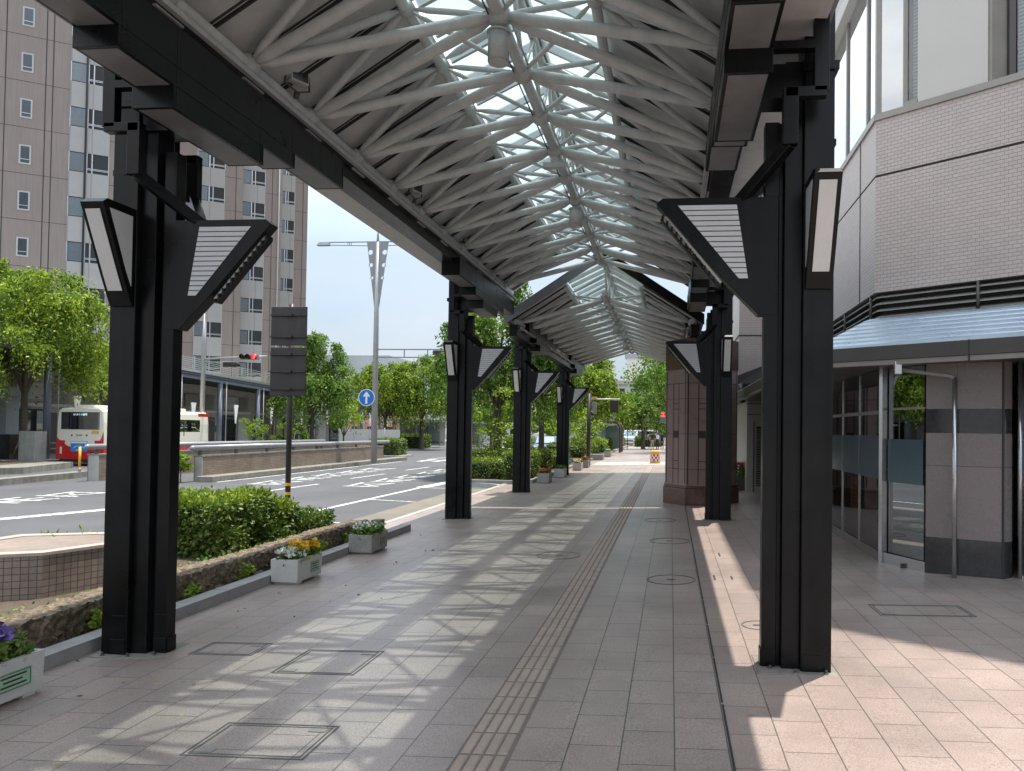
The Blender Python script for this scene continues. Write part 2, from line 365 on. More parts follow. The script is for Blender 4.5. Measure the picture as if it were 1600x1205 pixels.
def limbs(mb, base, top, r0, n, spread, seed, lean=(0, 0)):
    g = random.Random(seed)
    b = Vector(base); t = Vector(top)
    fork = b.lerp(t, .42) + Vector((lean[0], lean[1], 0))
    mb.tube([b - Vector((0, 0, .1)), b + Vector((0, 0, .25)), b.lerp(fork, .6), fork], [r0*1.45, r0*1.08, r0*.95, r0*.8], 9, caps=False)
    for i in range(n):
        a = 2*PI*i/n + g.uniform(-.4, .4); s = spread*g.uniform(.55, 1)
        e = t + Vector((math.cos(a)*s, math.sin(a)*s, g.uniform(-.25, .15)*spread))
        m = fork.lerp(e, .5) + Vector((math.cos(a)*s*.12, math.sin(a)*s*.12, .08*spread))
        mb.tube([fork - Vector((0, 0, r0)), fork.lerp(m, .5), m, e], [r0*.62, r0*.48, r0*.34, r0*.1], 6, caps=False)
        for k in range(2):
            e2 = m + Vector((g.uniform(-1, 1), g.uniform(-1, 1), g.uniform(.2, .9)))*spread*.5
            mb.tube([m, m.lerp(e2, .6), e2], [r0*.26, r0*.16, r0*.05], 5, caps=False)
    return mb
def weeping_tree(x, y, z, H, rx, label, group, seed, ns=420, per=24, leaf=.16, mat='leaf_w', tr=.16, L=None, crown_lo=.42, stakes=False):
    g = np.random.default_rng(seed)
    t = thing('weeping_tree', label, 'tree', (x, y, z), 0, group)
    zc = H*.58; rzz = H*.42
    limbs(MB(), (0, 0, 0), (0, 0, H*.78), tr, 7, rx*.7, seed).build('trunk', M['trunk'], t)
    P = weep_points(g, H, rx, rzz*.93, zc, ns, L or H*.32, per)
    P = P[P[:, 2] > H*crown_lo*g.uniform(.55, 1.15, len(P))]
    leaves('crown', P, leaf, M[mat], t, .42, .95, seed)
    if stakes:
        for i in range(3):
            a = 2*PI*i/3 + .5
            MB().tube([(math.cos(a)*.62, math.sin(a)*.62, -.05), (math.cos(a)*.16, math.sin(a)*.16, 1.15)], .035, 6).build('support_stake', M['trunk'], t)
    return t
def broad_tree(name, x, y, z, H, rx, label, group, seed, n=7000, leaf=.2, mat='leaf_b', tr=.14, crown_z=.62, crown_h=.40, blobs=22, multi=0):
    g = np.random.default_rng(seed); t = thing(name, label, 'tree', (x, y, z), 0, group)
    mb = MB()
    if multi:
        for i in range(multi):
            a = 2*PI*i/multi; mb.tube([(math.cos(a)*.12, math.sin(a)*.12, -.05), (math.cos(a)*.22, math.sin(a)*.22, H*.4), (math.cos(a)*rx*.6, math.sin(a)*rx*.6, H*.85)], [tr, tr*.75, tr*.2], 7, caps=False)
    else: limbs(mb, (0, 0, 0), (0, 0, H*.75), tr, 6, rx*.6, seed)
    mb.build('trunk', M['trunk'], t)
    cs = []
    for i in range(blobs):
        v = g.normal(size=3); v /= np.linalg.norm(v); k = g.uniform(.35, .95)
        cs.append(((v[0]*rx*k, v[1]*rx*k, H*crown_z + v[2]*H*crown_h*k), rx*g.uniform(.2, .38)))
    P = []
    for i in range(n):
        c, r = cs[g.integers(blobs)]
        v = g.normal(size=3); v /= np.linalg.norm(v)
        P.append(np.array(c) + v*r*g.uniform(.45, 1.05)*np.array([1, 1, .7]))
    leaves('crown', np.array(P), leaf, M[mat], t, .6, .15, seed)
    return t
def hedge(name, x0, x1, y0, y1, z0, z1, label, group, seed, n, leaf=.07, top=.35, cat='hedge', mats=('hedge_d', 'hedge_y'), rough=.07):
    """clipped shrub: dark twiggy core, leaf shell, brighter new leaves on the top"""
    g = np.random.default_rng(seed)
    t = thing(name, label, cat, ((x0+x1)/2, (y0+y1)/2, z0), 0, group)
    a, b, h = (x1-x0)/2, (y1-y0)/2, z1-z0
    c = MB(); m = min(.09, a*.35)
    c.prism([(-a+m*2, -b+m), (a-m*2, -b+m), (a-m, -b+m*2), (a-m, b-m*2), (a-m*2, b-m), (-a+m*2, b-m), (-a+m, b-m*2), (-a+m, -b+m*2)], -.03, h-.1)
    c.build('twigs', M['core'], t)
    def shell(n, topface):
        if topface:
            P = np.stack([g.uniform(-a, a, n), g.uniform(-b, b, n), h + g.normal(size=n)*.035 + 0*a], 1)
            P[:, 2] += .04*np.sin(P[:, 0]*5+seed)*np.sin(P[:, 1]*4)
            O = np.tile([0, 0, 1.], (n, 1))
        else:
            per = g.uniform(0, 2*(a+b)*2, n); P = np.zeros((n, 3)); O = np.zeros((n, 3))
            for i, s in enumerate(per):
                s = s % (4*(a+b))
                if s < 2*a: P[i] = (-a+s, -b, 0); O[i] = (0, -1, 0)
                elif s < 2*a+2*b: P[i] = (a, -b+s-2*a, 0); O[i] = (1, 0, 0)
                elif s < 4*a+2*b: P[i] = (a-(s-2*a-2*b), b, 0); O[i] = (0, 1, 0)
                else: P[i] = (-a, b-(s-4*a-2*b), 0); O[i] = (-1, 0, 0)
            P[:, 2] = g.uniform(.0, 1, n)**.8*h
            P -= O*np.abs(g.normal(size=n))[:, None]*.07
            P += O*(.05*np.sin(P[:, [2]]*9+seed)*np.sin((P[:, [0]]+P[:, [1]])*6) + .02)
        return P + g.normal(size=P.shape)*rough*.35, O
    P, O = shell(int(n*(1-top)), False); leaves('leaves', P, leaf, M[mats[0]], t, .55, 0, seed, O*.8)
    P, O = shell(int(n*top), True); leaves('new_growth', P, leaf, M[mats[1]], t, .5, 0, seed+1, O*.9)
    return t
def tuft(P, r, h, n, g): # leaf points of a small plant
    v = g.normal(size=(n, 3)); v /= np.linalg.norm(v, axis=1)[:, None]
    return np.array(P) + np.abs(v)*np.sign(v)*np.array([r, r, h])*g.uniform(.3, 1, n)[:, None]
# ================================================================== GROUND
def sheet(mb, x0, x1, y0, y1, zf, dz=0, m=0):
    mb.m = m; mb.poly([(x0, y0, zf(x0)+dz), (x1, y0, zf(x1)+dz), (x1, y1, zf(x1)+dz), (x0, y1, zf(x0)+dz)])
g_ = MB(); g_.poly([(-900, -300, -.75), (900, -300, -.75), (900, 1500, -.75), (-900, 1500, -.75)]); g_.struct('ground', M['conc_dark'])
OX = .04                                                    # slab joints fall on this grid
pv = MB(); lz = lambda x: gz(x+OX)
for x0, x1, m in ((-4.80, -3.62, 1), (-3.62, -1.18, 0), (-.875, .345, 0), (.345, 13, 1)):
    sheet(pv, x0-OX, x1-OX, -14, 140, lz, 0, m)
sheet(pv, -5.62-OX, -4.80-OX, 13.35, 24.9, lz, 0, 1)
sheet(pv, -4.95-OX, -4.80-OX, 12.6, 13.35, lz, 0, 1)
o = pv.struct('pavement', [M['pavein'], M['paveout']]); o.location.x = OX
tp = MB(); sheet(tp, -1.18, -.875, -14, 40, gz, 0, 0); sheet(tp, -1.18, -.875, 40, 140, gz, 0, 1)
y = 2.6
while y < 38:
    n4 = 4
    for k in range(n4):
        x0 = -1.18 + .012 + k*.0713; z = gz(x0)
        tp.m = 1
        tp.hexa([(x0, y+.012, z), (x0+.058, y+.012, z), (x0+.058, y+.288, z), (x0, y+.288, z),
                 (x0+.008, y+.022, z+.006), (x0+.050, y+.022, z+.006), (x0+.050, y+.278, z+.006), (x0+.008, y+.278, z+.006)])
    y += .30
tp.struct('tactile_paving', [M['tactgap'], M['tactile']])
rd = MB(); sheet(rd, -130, -4.86, -40, 300, rz); rd.struct('road', M['asphalt'])
# drain slot line in the paving, right of the grey slabs
dl = MB()
for a in range(0, 26): sheet(dl, .352, .366, 2.0+a, 2.97+a, gz, .003)
dl.struct('drain_slot', M['seam'])
# road edge of the pavement
kb = MB(); y = .4
while y < 13.0:
    e = min(y+1.45, 13.3)
    kb.hexa([(-4.97, y, -.3), (-4.78, y, -.3), (-4.78, e-.008, -.3), (-4.97, e-.008, -.3), (-4.97, y, .012), (-4.785, y, .012), (-4.785, e-.008, .012), (-4.97, e-.008, .012)]); y = e
kb.struct('kerb', M['kerb'])
k2 = MB(); y = 12.75
while y < 25:
    k2.hexa([(-5.78, y, -.4), (-5.625, y, -.4), (-5.625, y+.99, -.4), (-5.78, y+.99, -.4), (-5.77, y, -.112), (-5.625, y, -.112), (-5.625, y+.99, -.112), (-5.77, y+.99, -.112)]); y += 1
for i in range(8):                                           # rounded nose of the kerb before the next planting bed
    a = i/8*PI/2; b_ = (i+1)/8*PI/2; c = lambda t, r: (-7.3+r*math.sin(t)-.1, 24.3+2.0*(1-math.cos(t))*.0+r*math.cos(t)*.55)
    p = [c(a, 1.75), c(b_, 1.75), c(b_, 1.6), c(a, 1.6)]
    k2.prism(list(reversed(p)), -.4, -.1)
k2.struct('kerb', M['concrete'])
gt = MB(); sheet(gt, -6.95, -5.79, 12.6, 24.3, rz, .012); gt.struct('gutter', M['gutter'])
# planting strips
so = MB(); so.box(-8.1, -4.975, -3, 12.35, -.5, -.05); so.box(-8.24, -8.11, -3, 12.3, -.5, -.06)
so.struct('soil_strip', M['soil'])
so = MB(); so.prism([(-4.95, 25.3), (-4.95, 38.2), (-8.3, 38.2), (-8.3, 27.2), (-7.7, 25.9), (-6.9, 25.3)], -.5, -.03); so.struct('soil_strip', M['soil'])
kc = MB(); kc.box(-4.945, -4.78, 25.3, 38.2, -.4, .02); kc.box(-6.9, -4.95, 25.14, 25.295, -.4, .0)
kc.struct('kerb', M['kerb'])
# road markings, a few mm above the asphalt
mk = MB()
def line(x0, y0, x1, y1, w, dz=.006):
    d = Vector((x1-x0, y1-y0, 0)).normalized(); n = Vector((-d.y, d.x, 0))*w/2
    mk.poly([(x0-n.x, y0-n.y, rz(x0)+dz), (x1-n.x, y1-n.y, rz(x1)+dz), (x1+n.x, y1+n.y, rz(x1)+dz), (x0+n.x, y0+n.y, rz(x0)+dz)])
line(-8.62, 12.6, -8.5, 24.6, .16); line(-8.5, 24.6, -8.3, 27.5, .45)
line(-8.5, 15.6, -6.98, 15.1, .1); line(-8.5, 20.2, -6.98, 19.7, .1); line(-8.45, 24.5, -6.98, 24.3, .1)
for y0 in (22.2, 28.4, 34.6, 40.8, 47, 53): line(-12.75, y0, -12.6, y0+3.2, .14)
line(-15.1, 12.5, -13.2, 17.6, .26); line(-15.4, 12.5, -13.45, 17.6, .10, .0045)
line(-16.55, 25.5, -16.3, 43.5, .14)
line(-24.6, 14, -24.9, 29.5, .13)
for y0 in (47, 53, 59): line(-15.9, y0, -15.7, y0+4, .14)
for k in range(7): line(-15.4+k*.95, 44.0, -15.35+k*.95, 47.0, .42)
def glyphs(x, y, w, h, n, seed):                             # worn, stretched lane lettering, several strokes per character
    g = random.Random(seed)
    for k in range(n):
        yy = y + k*h*1.12
        line(x-w*.45, yy+h*.15, x+w*.45, yy+h*.1, .14); line(x-w*.3, yy+h*.1, x-w*.45, yy+h*.95, .13)
        line(x+w*.05, yy+h*.05, x+w*.4, yy+h*.9, .13)
        if k % 2: line(x-w*.4, yy+h*.55, x+w*.45, yy+h*.5, .14); line(x-w*.05, yy+h*.2, x-w*.02, yy+h*1.0, .12)
        else: line(x-w*.45, yy+h*.8, x+w*.35, yy+h*.85, .15); line(x+w*.2, yy+h*.3, x-w*.2, yy+h*.6, .12)
glyphs(-14.4, 24.7, 1.5, 2.1, 5, 3); glyphs(-10.7, 24.4, 1.5, 2.1, 5, 5); glyphs(-17.6, 15.6, 1.5, 1.7, 3, 8)
mk.struct('road_markings', M['white'])
# side street crossing at the far end
cr = MB(); sheet(cr, -4.2, 13, 38.9, 42.8, gz, .004, 0)
sheet(cr, -4.1, 12.9, 39.1, 39.35, gz, .008, 1); sheet(cr, -4.1, 12.9, 42.2, 42.4, gz, .008, 1)
cr.struct('side_street', [M['concrete'], M['white']])

# ------------------------------------------------------------------ inspection covers in the paving
def frame_cover(x0, x1, y0, y1, lab, h=None):
    t = thing('inspection_cover', lab, 'manhole cover', ((x0+x1)/2, (y0+y1)/2, gz((x0+x1)/2)), 0, 'covers set in the paving')
    t.rotation_euler = (0, -math.atan(SL), 0)
    a, b = (x1-x0)/2, (y1-y0)/2; mb = MB(); w = .010
    mb.box(-a, a, -b, -b+w, -.02, .004); mb.box(-a, a, b-w, b, -.02, .004); mb.box(-a, -a+w, -b+w, b-w, -.02, .004); mb.box(a-w, a, -b+w, b-w, -.02, .004)
    w2 = .03; mb.box(-a+w2, a-w2, -b+w2, -b+w2+.008, -.02, .003); mb.box(-a+w2, a-w2, b-w2-.008, b-w2, -.02, .003)
    mb.box(-a+w2, -a+w2+.008, -b+w2, b-w2, -.02, .003); mb.box(a-w2-.008, a-w2, -b+w2, b-w2, -.02, .003)
    mb.build('frame', M['cover'], t)
    MB().box(a-.16, a-.05, b-.10, b-.05, -.01, .005).build('lifting_eye', M['bronze_lt'], t); MB().box(-a+.05, -a+.16, -b+.05, -b+.10, -.01, .005).build('lifting_eye', M['bronze_lt'], t)
frame_cover(-2.75, -2.02, 3.95, 4.42, 'large slab-filled inspection cover in the foreground paving, nearest the camera')
frame_cover(-3.0, -2.35, 5.35, 5.95, 'slab-filled square cover with rounded frame in the sunlit paving')
frame_cover(-3.95, -3.4, 5.75, 6.1, 'thin slab-filled cover beside the base of the near left column')
frame_cover(2.05, 2.95, 7.45, 7.9, 'long slab-filled cover in the shade before the granite shop pier')
frame_cover(-2.9, -2.4, 17.2, 17.5, 'far slab-filled cover between the second left column and the tactile strip')
def round_cover(x, y, r, lab):
    t = thing('manhole_cover', lab, 'manhole cover', (x, y, gz(x)), 0, 'round covers in the paving'); t.rotation_euler = (0, -math.atan(SL), 0)
    mb = MB(); n = 40
    for rr in (r, r*.93):
        for i in range(n):
            a, b = 2*PI*i/n, 2*PI*(i+1)/n
            mb.hexa([(math.cos(q)*s, math.sin(q)*s, z) for z in (-.02, .003) for q, s in ((a, rr-.006), (a, rr), (b, rr), (b, rr-.006))])
    mb.build('frame', M['cover'], t)
    MB().box(-.05, .05, -.012, .012, -.01, .004).build('lifting_eye', M['seam'], t)
round_cover(-1.62, 10.7, .33, 'round slab-filled manhole just left of the tactile strip')
round_cover(.02, 9.05, .3, 'round slab-filled manhole right of the tactile strip, nearest of three')
round_cover(.0, 12.2, .33, 'round slab-filled manhole right of the tactile strip, middle of three')
round_cover(-.2, 15.0, .33, 'round slab-filled manhole near the brown granite pillar')
round_cover(.83, 7.0, .16, 'small round cover half hidden behind the near right column')
for i, (x, y, lab) in enumerate(((.72, 10.9, 'short dark drain slit by the right-hand slabs'), (.55, 9.2, 'pair of dark slits in the pink slabs left of the near right column'))):
    b = MB(); b.box(x-.012, x+.012, y-.15, y+.15, gz(x)-.01, gz(x)+.003)
    if i: b.box(x+.2, x+.224, y-.1, y+.1, gz(x)-.01, gz(x)+.006)
    tag(b.build('drain_slit', M['seam']), lab, 'drain')

# ================================================================== STEEL COLUMNS   local x points inwards, under the roof
XL, XR = -4.42, .965
YC = [5.83, 15.12, 21.65, 30.0]
def fin(parent, ax, tip, bot, root, ztip, zb, w, lines):
    """wedge light: plate in the plane of direction ax (0 = x, 1 = -y, 2 = +y); w = half thickness"""
    def P(u, v, z): return (u, v, z) if ax == 0 else ((v-.13, -u, z) if ax == 1 else (-v-.13, u, z))
    h = ztip - zb
    prof = [(root, zb), (bot, zb), (bot+(tip-bot)*.30, zb+h*.27), (tip, ztip-.04), (tip-.05, ztip), (root, ztip)]
    mb = MB(); q = [Vector(P(u, -w, z)) for u, z in prof]; d = Vector(P(0, 2*w, 0)) - Vector(P(0, 0, 0))
    mb.extrude(q, d); f = mb.build('light_fin', M['black'], parent, .004)
    return f, P
def column(label, loc, rotz):
    t = thing('canopy_column', label, 'column', loc, rotz, 'black steel canopy columns')
    H = 5.05
    b = MB(); b.box(-.245, -.02, -.15, .15, -.1, H); b.build('outer_shaft', M['black'], t, .006)
    b = MB(); b.box(-.019, .115, -.10, .10, -.1, H-.4); b.build('middle_rib', M['black'], t, .004)
    b = MB(); b.box(.116, .150, -.035, .035, -.1, 4.2); b.box(.151, .26, -.06, .06, -.1, 4.2); b.build('inner_flange', M['black'], t, .004)
    b = MB()
    b.box(-.16, -.03, -.158, -.151, -.1, .13); b.box(.155, .263, -.068, -.061, -.1, .13); b.box(.261, .268, -.05, .05, -.1, .13)
    b.box(-.15, -.03, -.156, -.151, .315, .325); b.box(.16, .26, -.066, -.061, .315, .325); b.box(-.16, -.03, .151, .158, -.1, .13); b.box(.155, .263, .061, .068, -.1, .13)
    b.build('base_plate', M['black'], t, .002)
    b = MB(); b.box(-.15, -.028, -.157, -.151, 3.98, 4.03); b.box(-.26, -.246, -.14, .14, 3.98, 4.03); b.box(-.275, -.0, -.17, .17, 4.55, 4.62); b.build('collar', M['black'], t, .003)
    for bx, by in ((-.20, -.19), (.02, -.19), (.2, -.12), (-.20, .19), (.02, .19), (.2, .12)):
        b = MB(); b.cyl(bx, by, -.02, .018, .018, 6); b.cyl(bx, by, .018, .034, .009, 8); b.build('anchor_bolt', M['bronze'], t)
    b = MB(); b.box(-.285, .30, -.225, .225, -.04, .006); b.build('footing_grout', M['conc_dark'], t, .004)
    # corbel of stacked box beams, offset inwards
    for nm, ym, z0, z1 in (('corbel_lower', .62, 4.33, 4.50), ('corbel_middle', 1.19, 4.503, 4.653), ('corbel_upper', 2.28, 4.656, 4.97)):
        c = MB(); c.box(.285, .615, -ym, ym, z0, z1)
        c.box(.28, .62, -ym-.004, -ym+.014, z0-.008, z1-.002); c.box(.28, .62, ym-.014, ym+.004, z0-.008, z1-.002)
        c.box(.28, .62, -ym+.016, ym-.016, z0-.006, z0+.012)
        for k in (-1, 1):
            for yy in ((.58,) if nm[7] == 'l' else (.58, 1.15) if nm[7] == 'm' else (.58, 1.15, 1.55, 1.75, 2.1)):
                c.box(.283, .617, k*yy-.006, k*yy+.006, z0+.013, z1-.003)
        cb = c.build(nm, M['black'], t, .003); u_ = MB(); u_.box(.31, .59, -ym+.03, ym-.03, z0-.0085, z0-.0062); u_.build('underside', M['under'], cb)  # thin added plate, its grey standing in for floor light reflected below the beam
    c = MB(); c.box(-.02, .30, -.13, .13, 4.36, 4.62); c.build('saddle', M['black'], t)
    for s in (-1, 1):                                        # stepped hanger straps
        y = s*.36; m = MB(); W = .075
        for a, e in (((-.10, 4.95), (-.10, 4.285)), ((-.14, 4.285), (.16, 4.285)), ((.12, 4.32), (.12, 3.9))):
            m.bar((a[0], y, a[1]), (e[0], y, e[1]), W if a[0] != e[0] else .11, .075 if a[0] == e[0] else W, (0, 1, 0))
        m.bar((.12, y, 3.92), (.45, 0, 3.60), .075, .085)
        m.build('hanger_strap', M['black'], t, .005)
        c = MB(); c.box(-.06, .3, y-.04, y+.04, 4.60, 4.66); c.build('strap_tie', M['black'], t)
    # inner light fin
    f, P = fin(t, 0, 1.10, .305, .155, 3.62, 2.70, .062, True)
    for s in (-1, 1):
        g = MB(); yy = s*.0635
        pts = [(.475, yy, 3.56), (.93, yy, 3.56), (.455, yy, 2.985), (.385, yy, 2.985)]
        g.extrude(pts, (0, s*.004, 0)); pn = g.build('side_pane', M['lamplines'], f)
        l = MB()
        for k in range(1, 14):
            z = 2.985 + .575*k/14; u0 = .385 + .09*k/14; u1 = .455 + .475*k/14
            l.bar((u0, s*.0685, z), (u1, s*.0685, z), .004, .006)
        l.build('louvre', M['seam'], pn)
    g = MB(); a = Vector((.58, 0, 2.97)); e = Vector((1.02, 0, 3.50)); n = Vector((.77, 0, -.64))*.012
    g.bar(a+n, e+n, .03, .02, (-.77, 0, .64)); g.build('light_strip', M['lampglass'], f)
    c = MB()
    for k in range(13):
        p = a.lerp(e, k/12) + n*3.2; c.bar(p - Vector((0, .05, 0)), p + Vector((0, .05, 0)), .018, .03)
    c.bar(a+n*4.5, e+n*4.5, .08, .012, (-.77, 0, .64)); c.build('bird_spikes', M['black'], f)
    # light fins on the two faces along the walkway
    for ax in (1, 2):
        f, P = fin(t, ax, .51, .175, .152, 3.69, 2.88, .098, False)
        s = -1 if ax == 1 else 1
        g = MB(); w = .062
        def Q(u, z, v, off): # on the sloping face
            dn = Vector((0, s*.92, -.38))*off; return Vector((P(u, v, z)[0], P(u, v, z)[1], z)) + dn
        um = lambda z: .275 + (.51-.275)*(z-3.098)/(3.65-3.098)
        zz0, zz1 = 3.0, 3.60
        ul = lambda z: (.175+(.2755-.175)*(z-2.88)/.2187) if z < 3.0987 else .2755+(.51-.2755)*(z-3.0987)/(3.65-3.0987)
        pts = [Q(ul(zz0), zz0, -w, .006), Q(ul(zz0), zz0, w, .006), Q(ul(3.0987), 3.0987, w, .006), Q(ul(zz1), zz1, w, .006), Q(ul(zz1), zz1, -w, .006), Q(ul(3.0987), 3.0987, -w, .006)]
        b = len(g.v)
        for i0 in ((0, 1, 2, 5), (5, 2, 3, 4)):
            A = [pts[i] for i in i0]; g.extrude(A, Vector((0, s*.92, -.38))*.006)
        g.build('front_pane', M['lampglass'], f)
        for sv in (-1, 1):
            g = MB(); v = sv*.0995
            pts = [P(.19, v, 3.62), P(.44, v, 3.62), P(.25, v, 3.16), P(.19, v, 3.04)]
            g.extrude(pts, Vector(P(0, sv*.004, 0)) - Vector(P(0, 0, 0))); g.build('side_pane', M['lamplines'], f)
    return t
c0 = column('near left black steel column with wedge lights, beside the yellow flower planter', (XL, YC[0], gz(XL)), 0)
labs = [('near right black steel column with wedge lights, in front of the tiled facade', XR, YC[0], PI),
        ('second left black column, standing in front of the road markings', XL, YC[1], 0),
        ('second right black column, in front of the brown granite pillar', XR, YC[1], PI),
        ('third left black column, behind the green hedge at the kerb end', XL, YC[2], 0),
        ('third right black column, mostly hidden behind the granite pillar', XR, YC[2], PI),
        ('farthest left black column, beside the row of far planters', XL, YC[3], 0),
        ('farthest right black column, hidden behind the granite pillar', XR, YC[3], PI)]
cols = [c0]
for lab, x, y, r in labs: cols.append(dup(c0, (x, y, gz(x)), r, lab))
for o in cols:                                               # the second canopy sits lower on its columns
    if o.location.y > 20:
        for ch in o.children:
            if ch.name.startswith('corbel'): ch.location.z = -.17
# ================================================================== CANOPIES
XM = -1.73; EX = 2.24                                        # half span at the eaves chord
def canopy(label, y0, y1, dz, ph, ytube, lampk, OV=2.84):
    t = thing('glass_canopy', label, 'canopy', (XM, 0, dz), 0, 'glass roofed walkway canopies')
    ZE, ZC, ZG, XG, SLP = 5.17, 5.88, 5.99, .95, .63
    P = 1.1625; zr = ZG + XG*SLP                              # ridge chord height
    roof = lambda x: 5.33 + (EX-abs(x))*SLP                   # underside of the panels
    ks = [k for k in range(-12, 60) if y0+.25 < ph+k*P < y1-.2]
    ye = [ph+k*P for k in ks]
    yc = [y+P/2 for y in ye if y+P/2 < y1-.2]
    pl = MB(); sm = MB()
    for s in (-1, 1):
        xo, xi = s*OV, s*(XG+.03)
        pts = [(xo, y0, roof(xo)), (xi, y0, roof(xi)), (xi, y0, roof(xi)+.09), (xo, y0, roof(xo)+.09)]
        pl = MB(); pl.extrude(pts, (0, y1-y0, 0)); pl.build('roof_panel', M['panel'], t)
        sm = MB(); y = y0+.3
        while y < y1:
            sm.extrude([(s*2.5, y, roof(2.5)-.004), (xi, y, roof(xi)-.004), (xi, y, roof(xi)+.01), (s*2.5, y, roof(2.5)+.01)], (0, .028, 0))
            sm.extrude([(s*2.4, y+.045, roof(2.4)-.035), (xi, y+.045, roof(xi)-.035), (xi, y+.045, roof(xi)), (s*2.4, y+.045, roof(2.4))], (0, .02, 0))
            y += P/2
        sm.build('panel_seams', M['seam'], t)
        fa = MB(); fa.box(min(xo, xo+s*.05), max(xo, xo+s*.05), y0, y1, roof(xo)-.05, roof(xo)+.12); fa.build('fascia', M['slate'], t)
        so = MB()
        if OV > 2.6: so.extrude([(s*2.42, y0+.05, 4.86), (s*(OV-.01), y0+.05, 4.83), (s*(OV-.01), y0+.05, 4.845), (s*2.42, y0+.05, 4.875)], (0, y1-y0-.1, 0)); so.build('eaves_soffit', M['panel'], t)
        gd = MB(); gx = s*2.30; gd.box(gx-.10, gx+.10, y0+.1, y1-.1, 4.80, 5.06); gd.box(gx-.13, gx+.13, y0+.1, y1-.1, 4.785, 4.80); gd.box(gx-.13, gx+.13, y0+.1, y1-.1, 5.06, 5.075)
        gd.build('eaves_beam', M['black'], t)
        gt = MB(); gt.box(s*2.12-.025, s*2.12+.025, y0+.2, y1-.2, 4.985, 5.03); gt.build('cable_tray', M['node'], t)
        # chords
        MB().tube([(s*EX, y0+.2, ZE), (s*EX, y1-.2, ZE)], .066, 12).build('eaves_chord', M['tube'], t)
        MB().tube([(s*XG, y0+.1, ZG), (s*XG, y1-.1, ZG)], .055, 12).build('skylight_chord', M['tube'], t)
        for y in ye:
            if y < ytube: continue
            n = MB(); n.ball((s*EX, y, ZE), .115, 12, 8); n.box(s*EX-.012, s*EX+.012, y-.07, y+.07, 4.975, 5.10); n.box(s*EX-.07, s*EX+.07, y-.16, y+.16, 4.972, 4.99)
            n.build('eaves_node', M['node'], t)
        def tub(a, b, r, n=10):                               # strut with pinched ends
            a = Vector(a); b = Vector(b); l = (b-a).length; e = min(.14/l, .2); i = .09/l
            return MB().tube([a.lerp(b, i*.6), a.lerp(b, i+e), a.lerp(b, 1-i-e), a.lerp(b, 1-i*.6)], [r*.35, r, r, r*.35], n)
        for y in yc:
            if y < ytube: continue
            for yy in (y-P/2, y+P/2):
                if ye[0]-.01 <= yy <= ye[-1]+.01:
                    tub((0, y, ZC), (s*EX, yy, ZE), .058, 12).build('main_strut', M['tube'], t)
                    tub((s*XG, y, ZG), (s*EX, yy, ZE), .042).build('rafter_strut', M['tube'], t)
            tub((0, y, ZC), (s*XG, y, ZG), .03).build('cross_tie', M['tube'], t)
            if y+P < y1-.3: tub((s*XG, y, ZG), (0, y+P, ZC), .026).build('diagonal_tie', M['tube'], t)
            n = MB(); n.ball((s*XG, y, ZG), .085, 10, 6); n.build('skylight_node', M['node'], t)
            tub((s*XG, y, ZG+.06), (0, y, zr), .045).build('glazing_rafter', M['tube'], t)
        gz_ = MB(); a = (s*(XG+.02), roof(XG)+.14); b = (s*.02, zr+.16)
        gz_.extrude([(a[0], y0, a[1]), (b[0], y0, b[1]), (b[0], y0, b[1]+.012), (a[0], y0, a[1]+.012)], (0, y1-y0, 0)); gz_.build('glazing', M['roofglass'], t)
        y = y0+.02
        while y < y1:
            gb = MB(); gb.bar((a[0], y, a[1]-.03), (b[0], y, b[1]-.03), .05, .10); gb.build('glazing_bar', M['alu'], t); y += P/2
    MB().tube([(0, y0+.2, ZC), (0, y1-.2, ZC)], .062, 12).build('centre_chord', M['tube'], t)
    MB().tube([(.085, y0+.3, ZC+.03), (.085, y1-.3, ZC+.03)], .012, 6).build('conduit', M['alu'], t); MB().tube([(-.09, y0+.3, ZC-.02), (-.09, y1-.3, ZC-.02)], .009, 6).build('conduit', M['seam'], t)
    MB().tube([(0, y0+.2, zr), (0, y1-.2, zr)], .05, 12).build('ridge_chord', M['tube'], t)
    rc = MB(); rc.box(-.05, .05, y0, y1, zr+.10, zr+.22); rc.build('ridge_cap', M['slate'], t)
    for y in yc:
        if y < ytube: continue
        n = MB(); n.ball((0, y, ZC), .125, 12, 8); n.build('centre_node', M['node'], t)
        MB().tube([(0, y, ZC), (0, y+P*.5, zr)], .028, 8).build('web_strut', M['tube'], t)
        MB().tube([(0, y, ZC), (0, y-P*.5, zr)], .028, 8).build('web_strut', M['tube'], t)
    for s in (-1, 1):                                        # verge boards on both gables; left one paler, reflected light put into its colour
        for yy in (y0-.06, y1):
            v = MB(); v.extrude([(s*(OV+.05), yy, roof(OV+.05)-.10), (0, yy, roof(0)-.02), (0, yy, roof(0)+.24), (s*(OV+.05), yy, roof(OV+.05)+.16)], (0, .06, 0)); v.build('verge_board', M['slate' if s < 0 else 'black'], t)
    for k, kind in lampk:
        y = yc[0] + k*P
        if kind == 'can':
            b = MB(); b.cyl(0, y, ZC-.16, ZC-.10, .03); b.cyl(0, y, ZC-.46, ZC-.17, .105, 20); b.cyl(0, y, ZC-.18, ZC-.16, .115, 20); b.cyl(0, y, ZC-.475, ZC-.46, .098, 20); b.build('downlight', M['node'], t)
        else:
            b = MB(); b.box(-.05, .05, y-.05, y+.05, ZC-.2, ZC-.1); b.box(-.16, .16, y-.06, y+.06, ZC-.27, ZC-.2); b.build('sensor_box', M['node'], t)
    return t
k1 = canopy('nearer glass-topped steel canopy with white tube truss over the walkway', -2.5, 18.05, 0, YC[0]+.62, 3.2, ((7, 'can'), (10, 'box'), (12, 'can')))
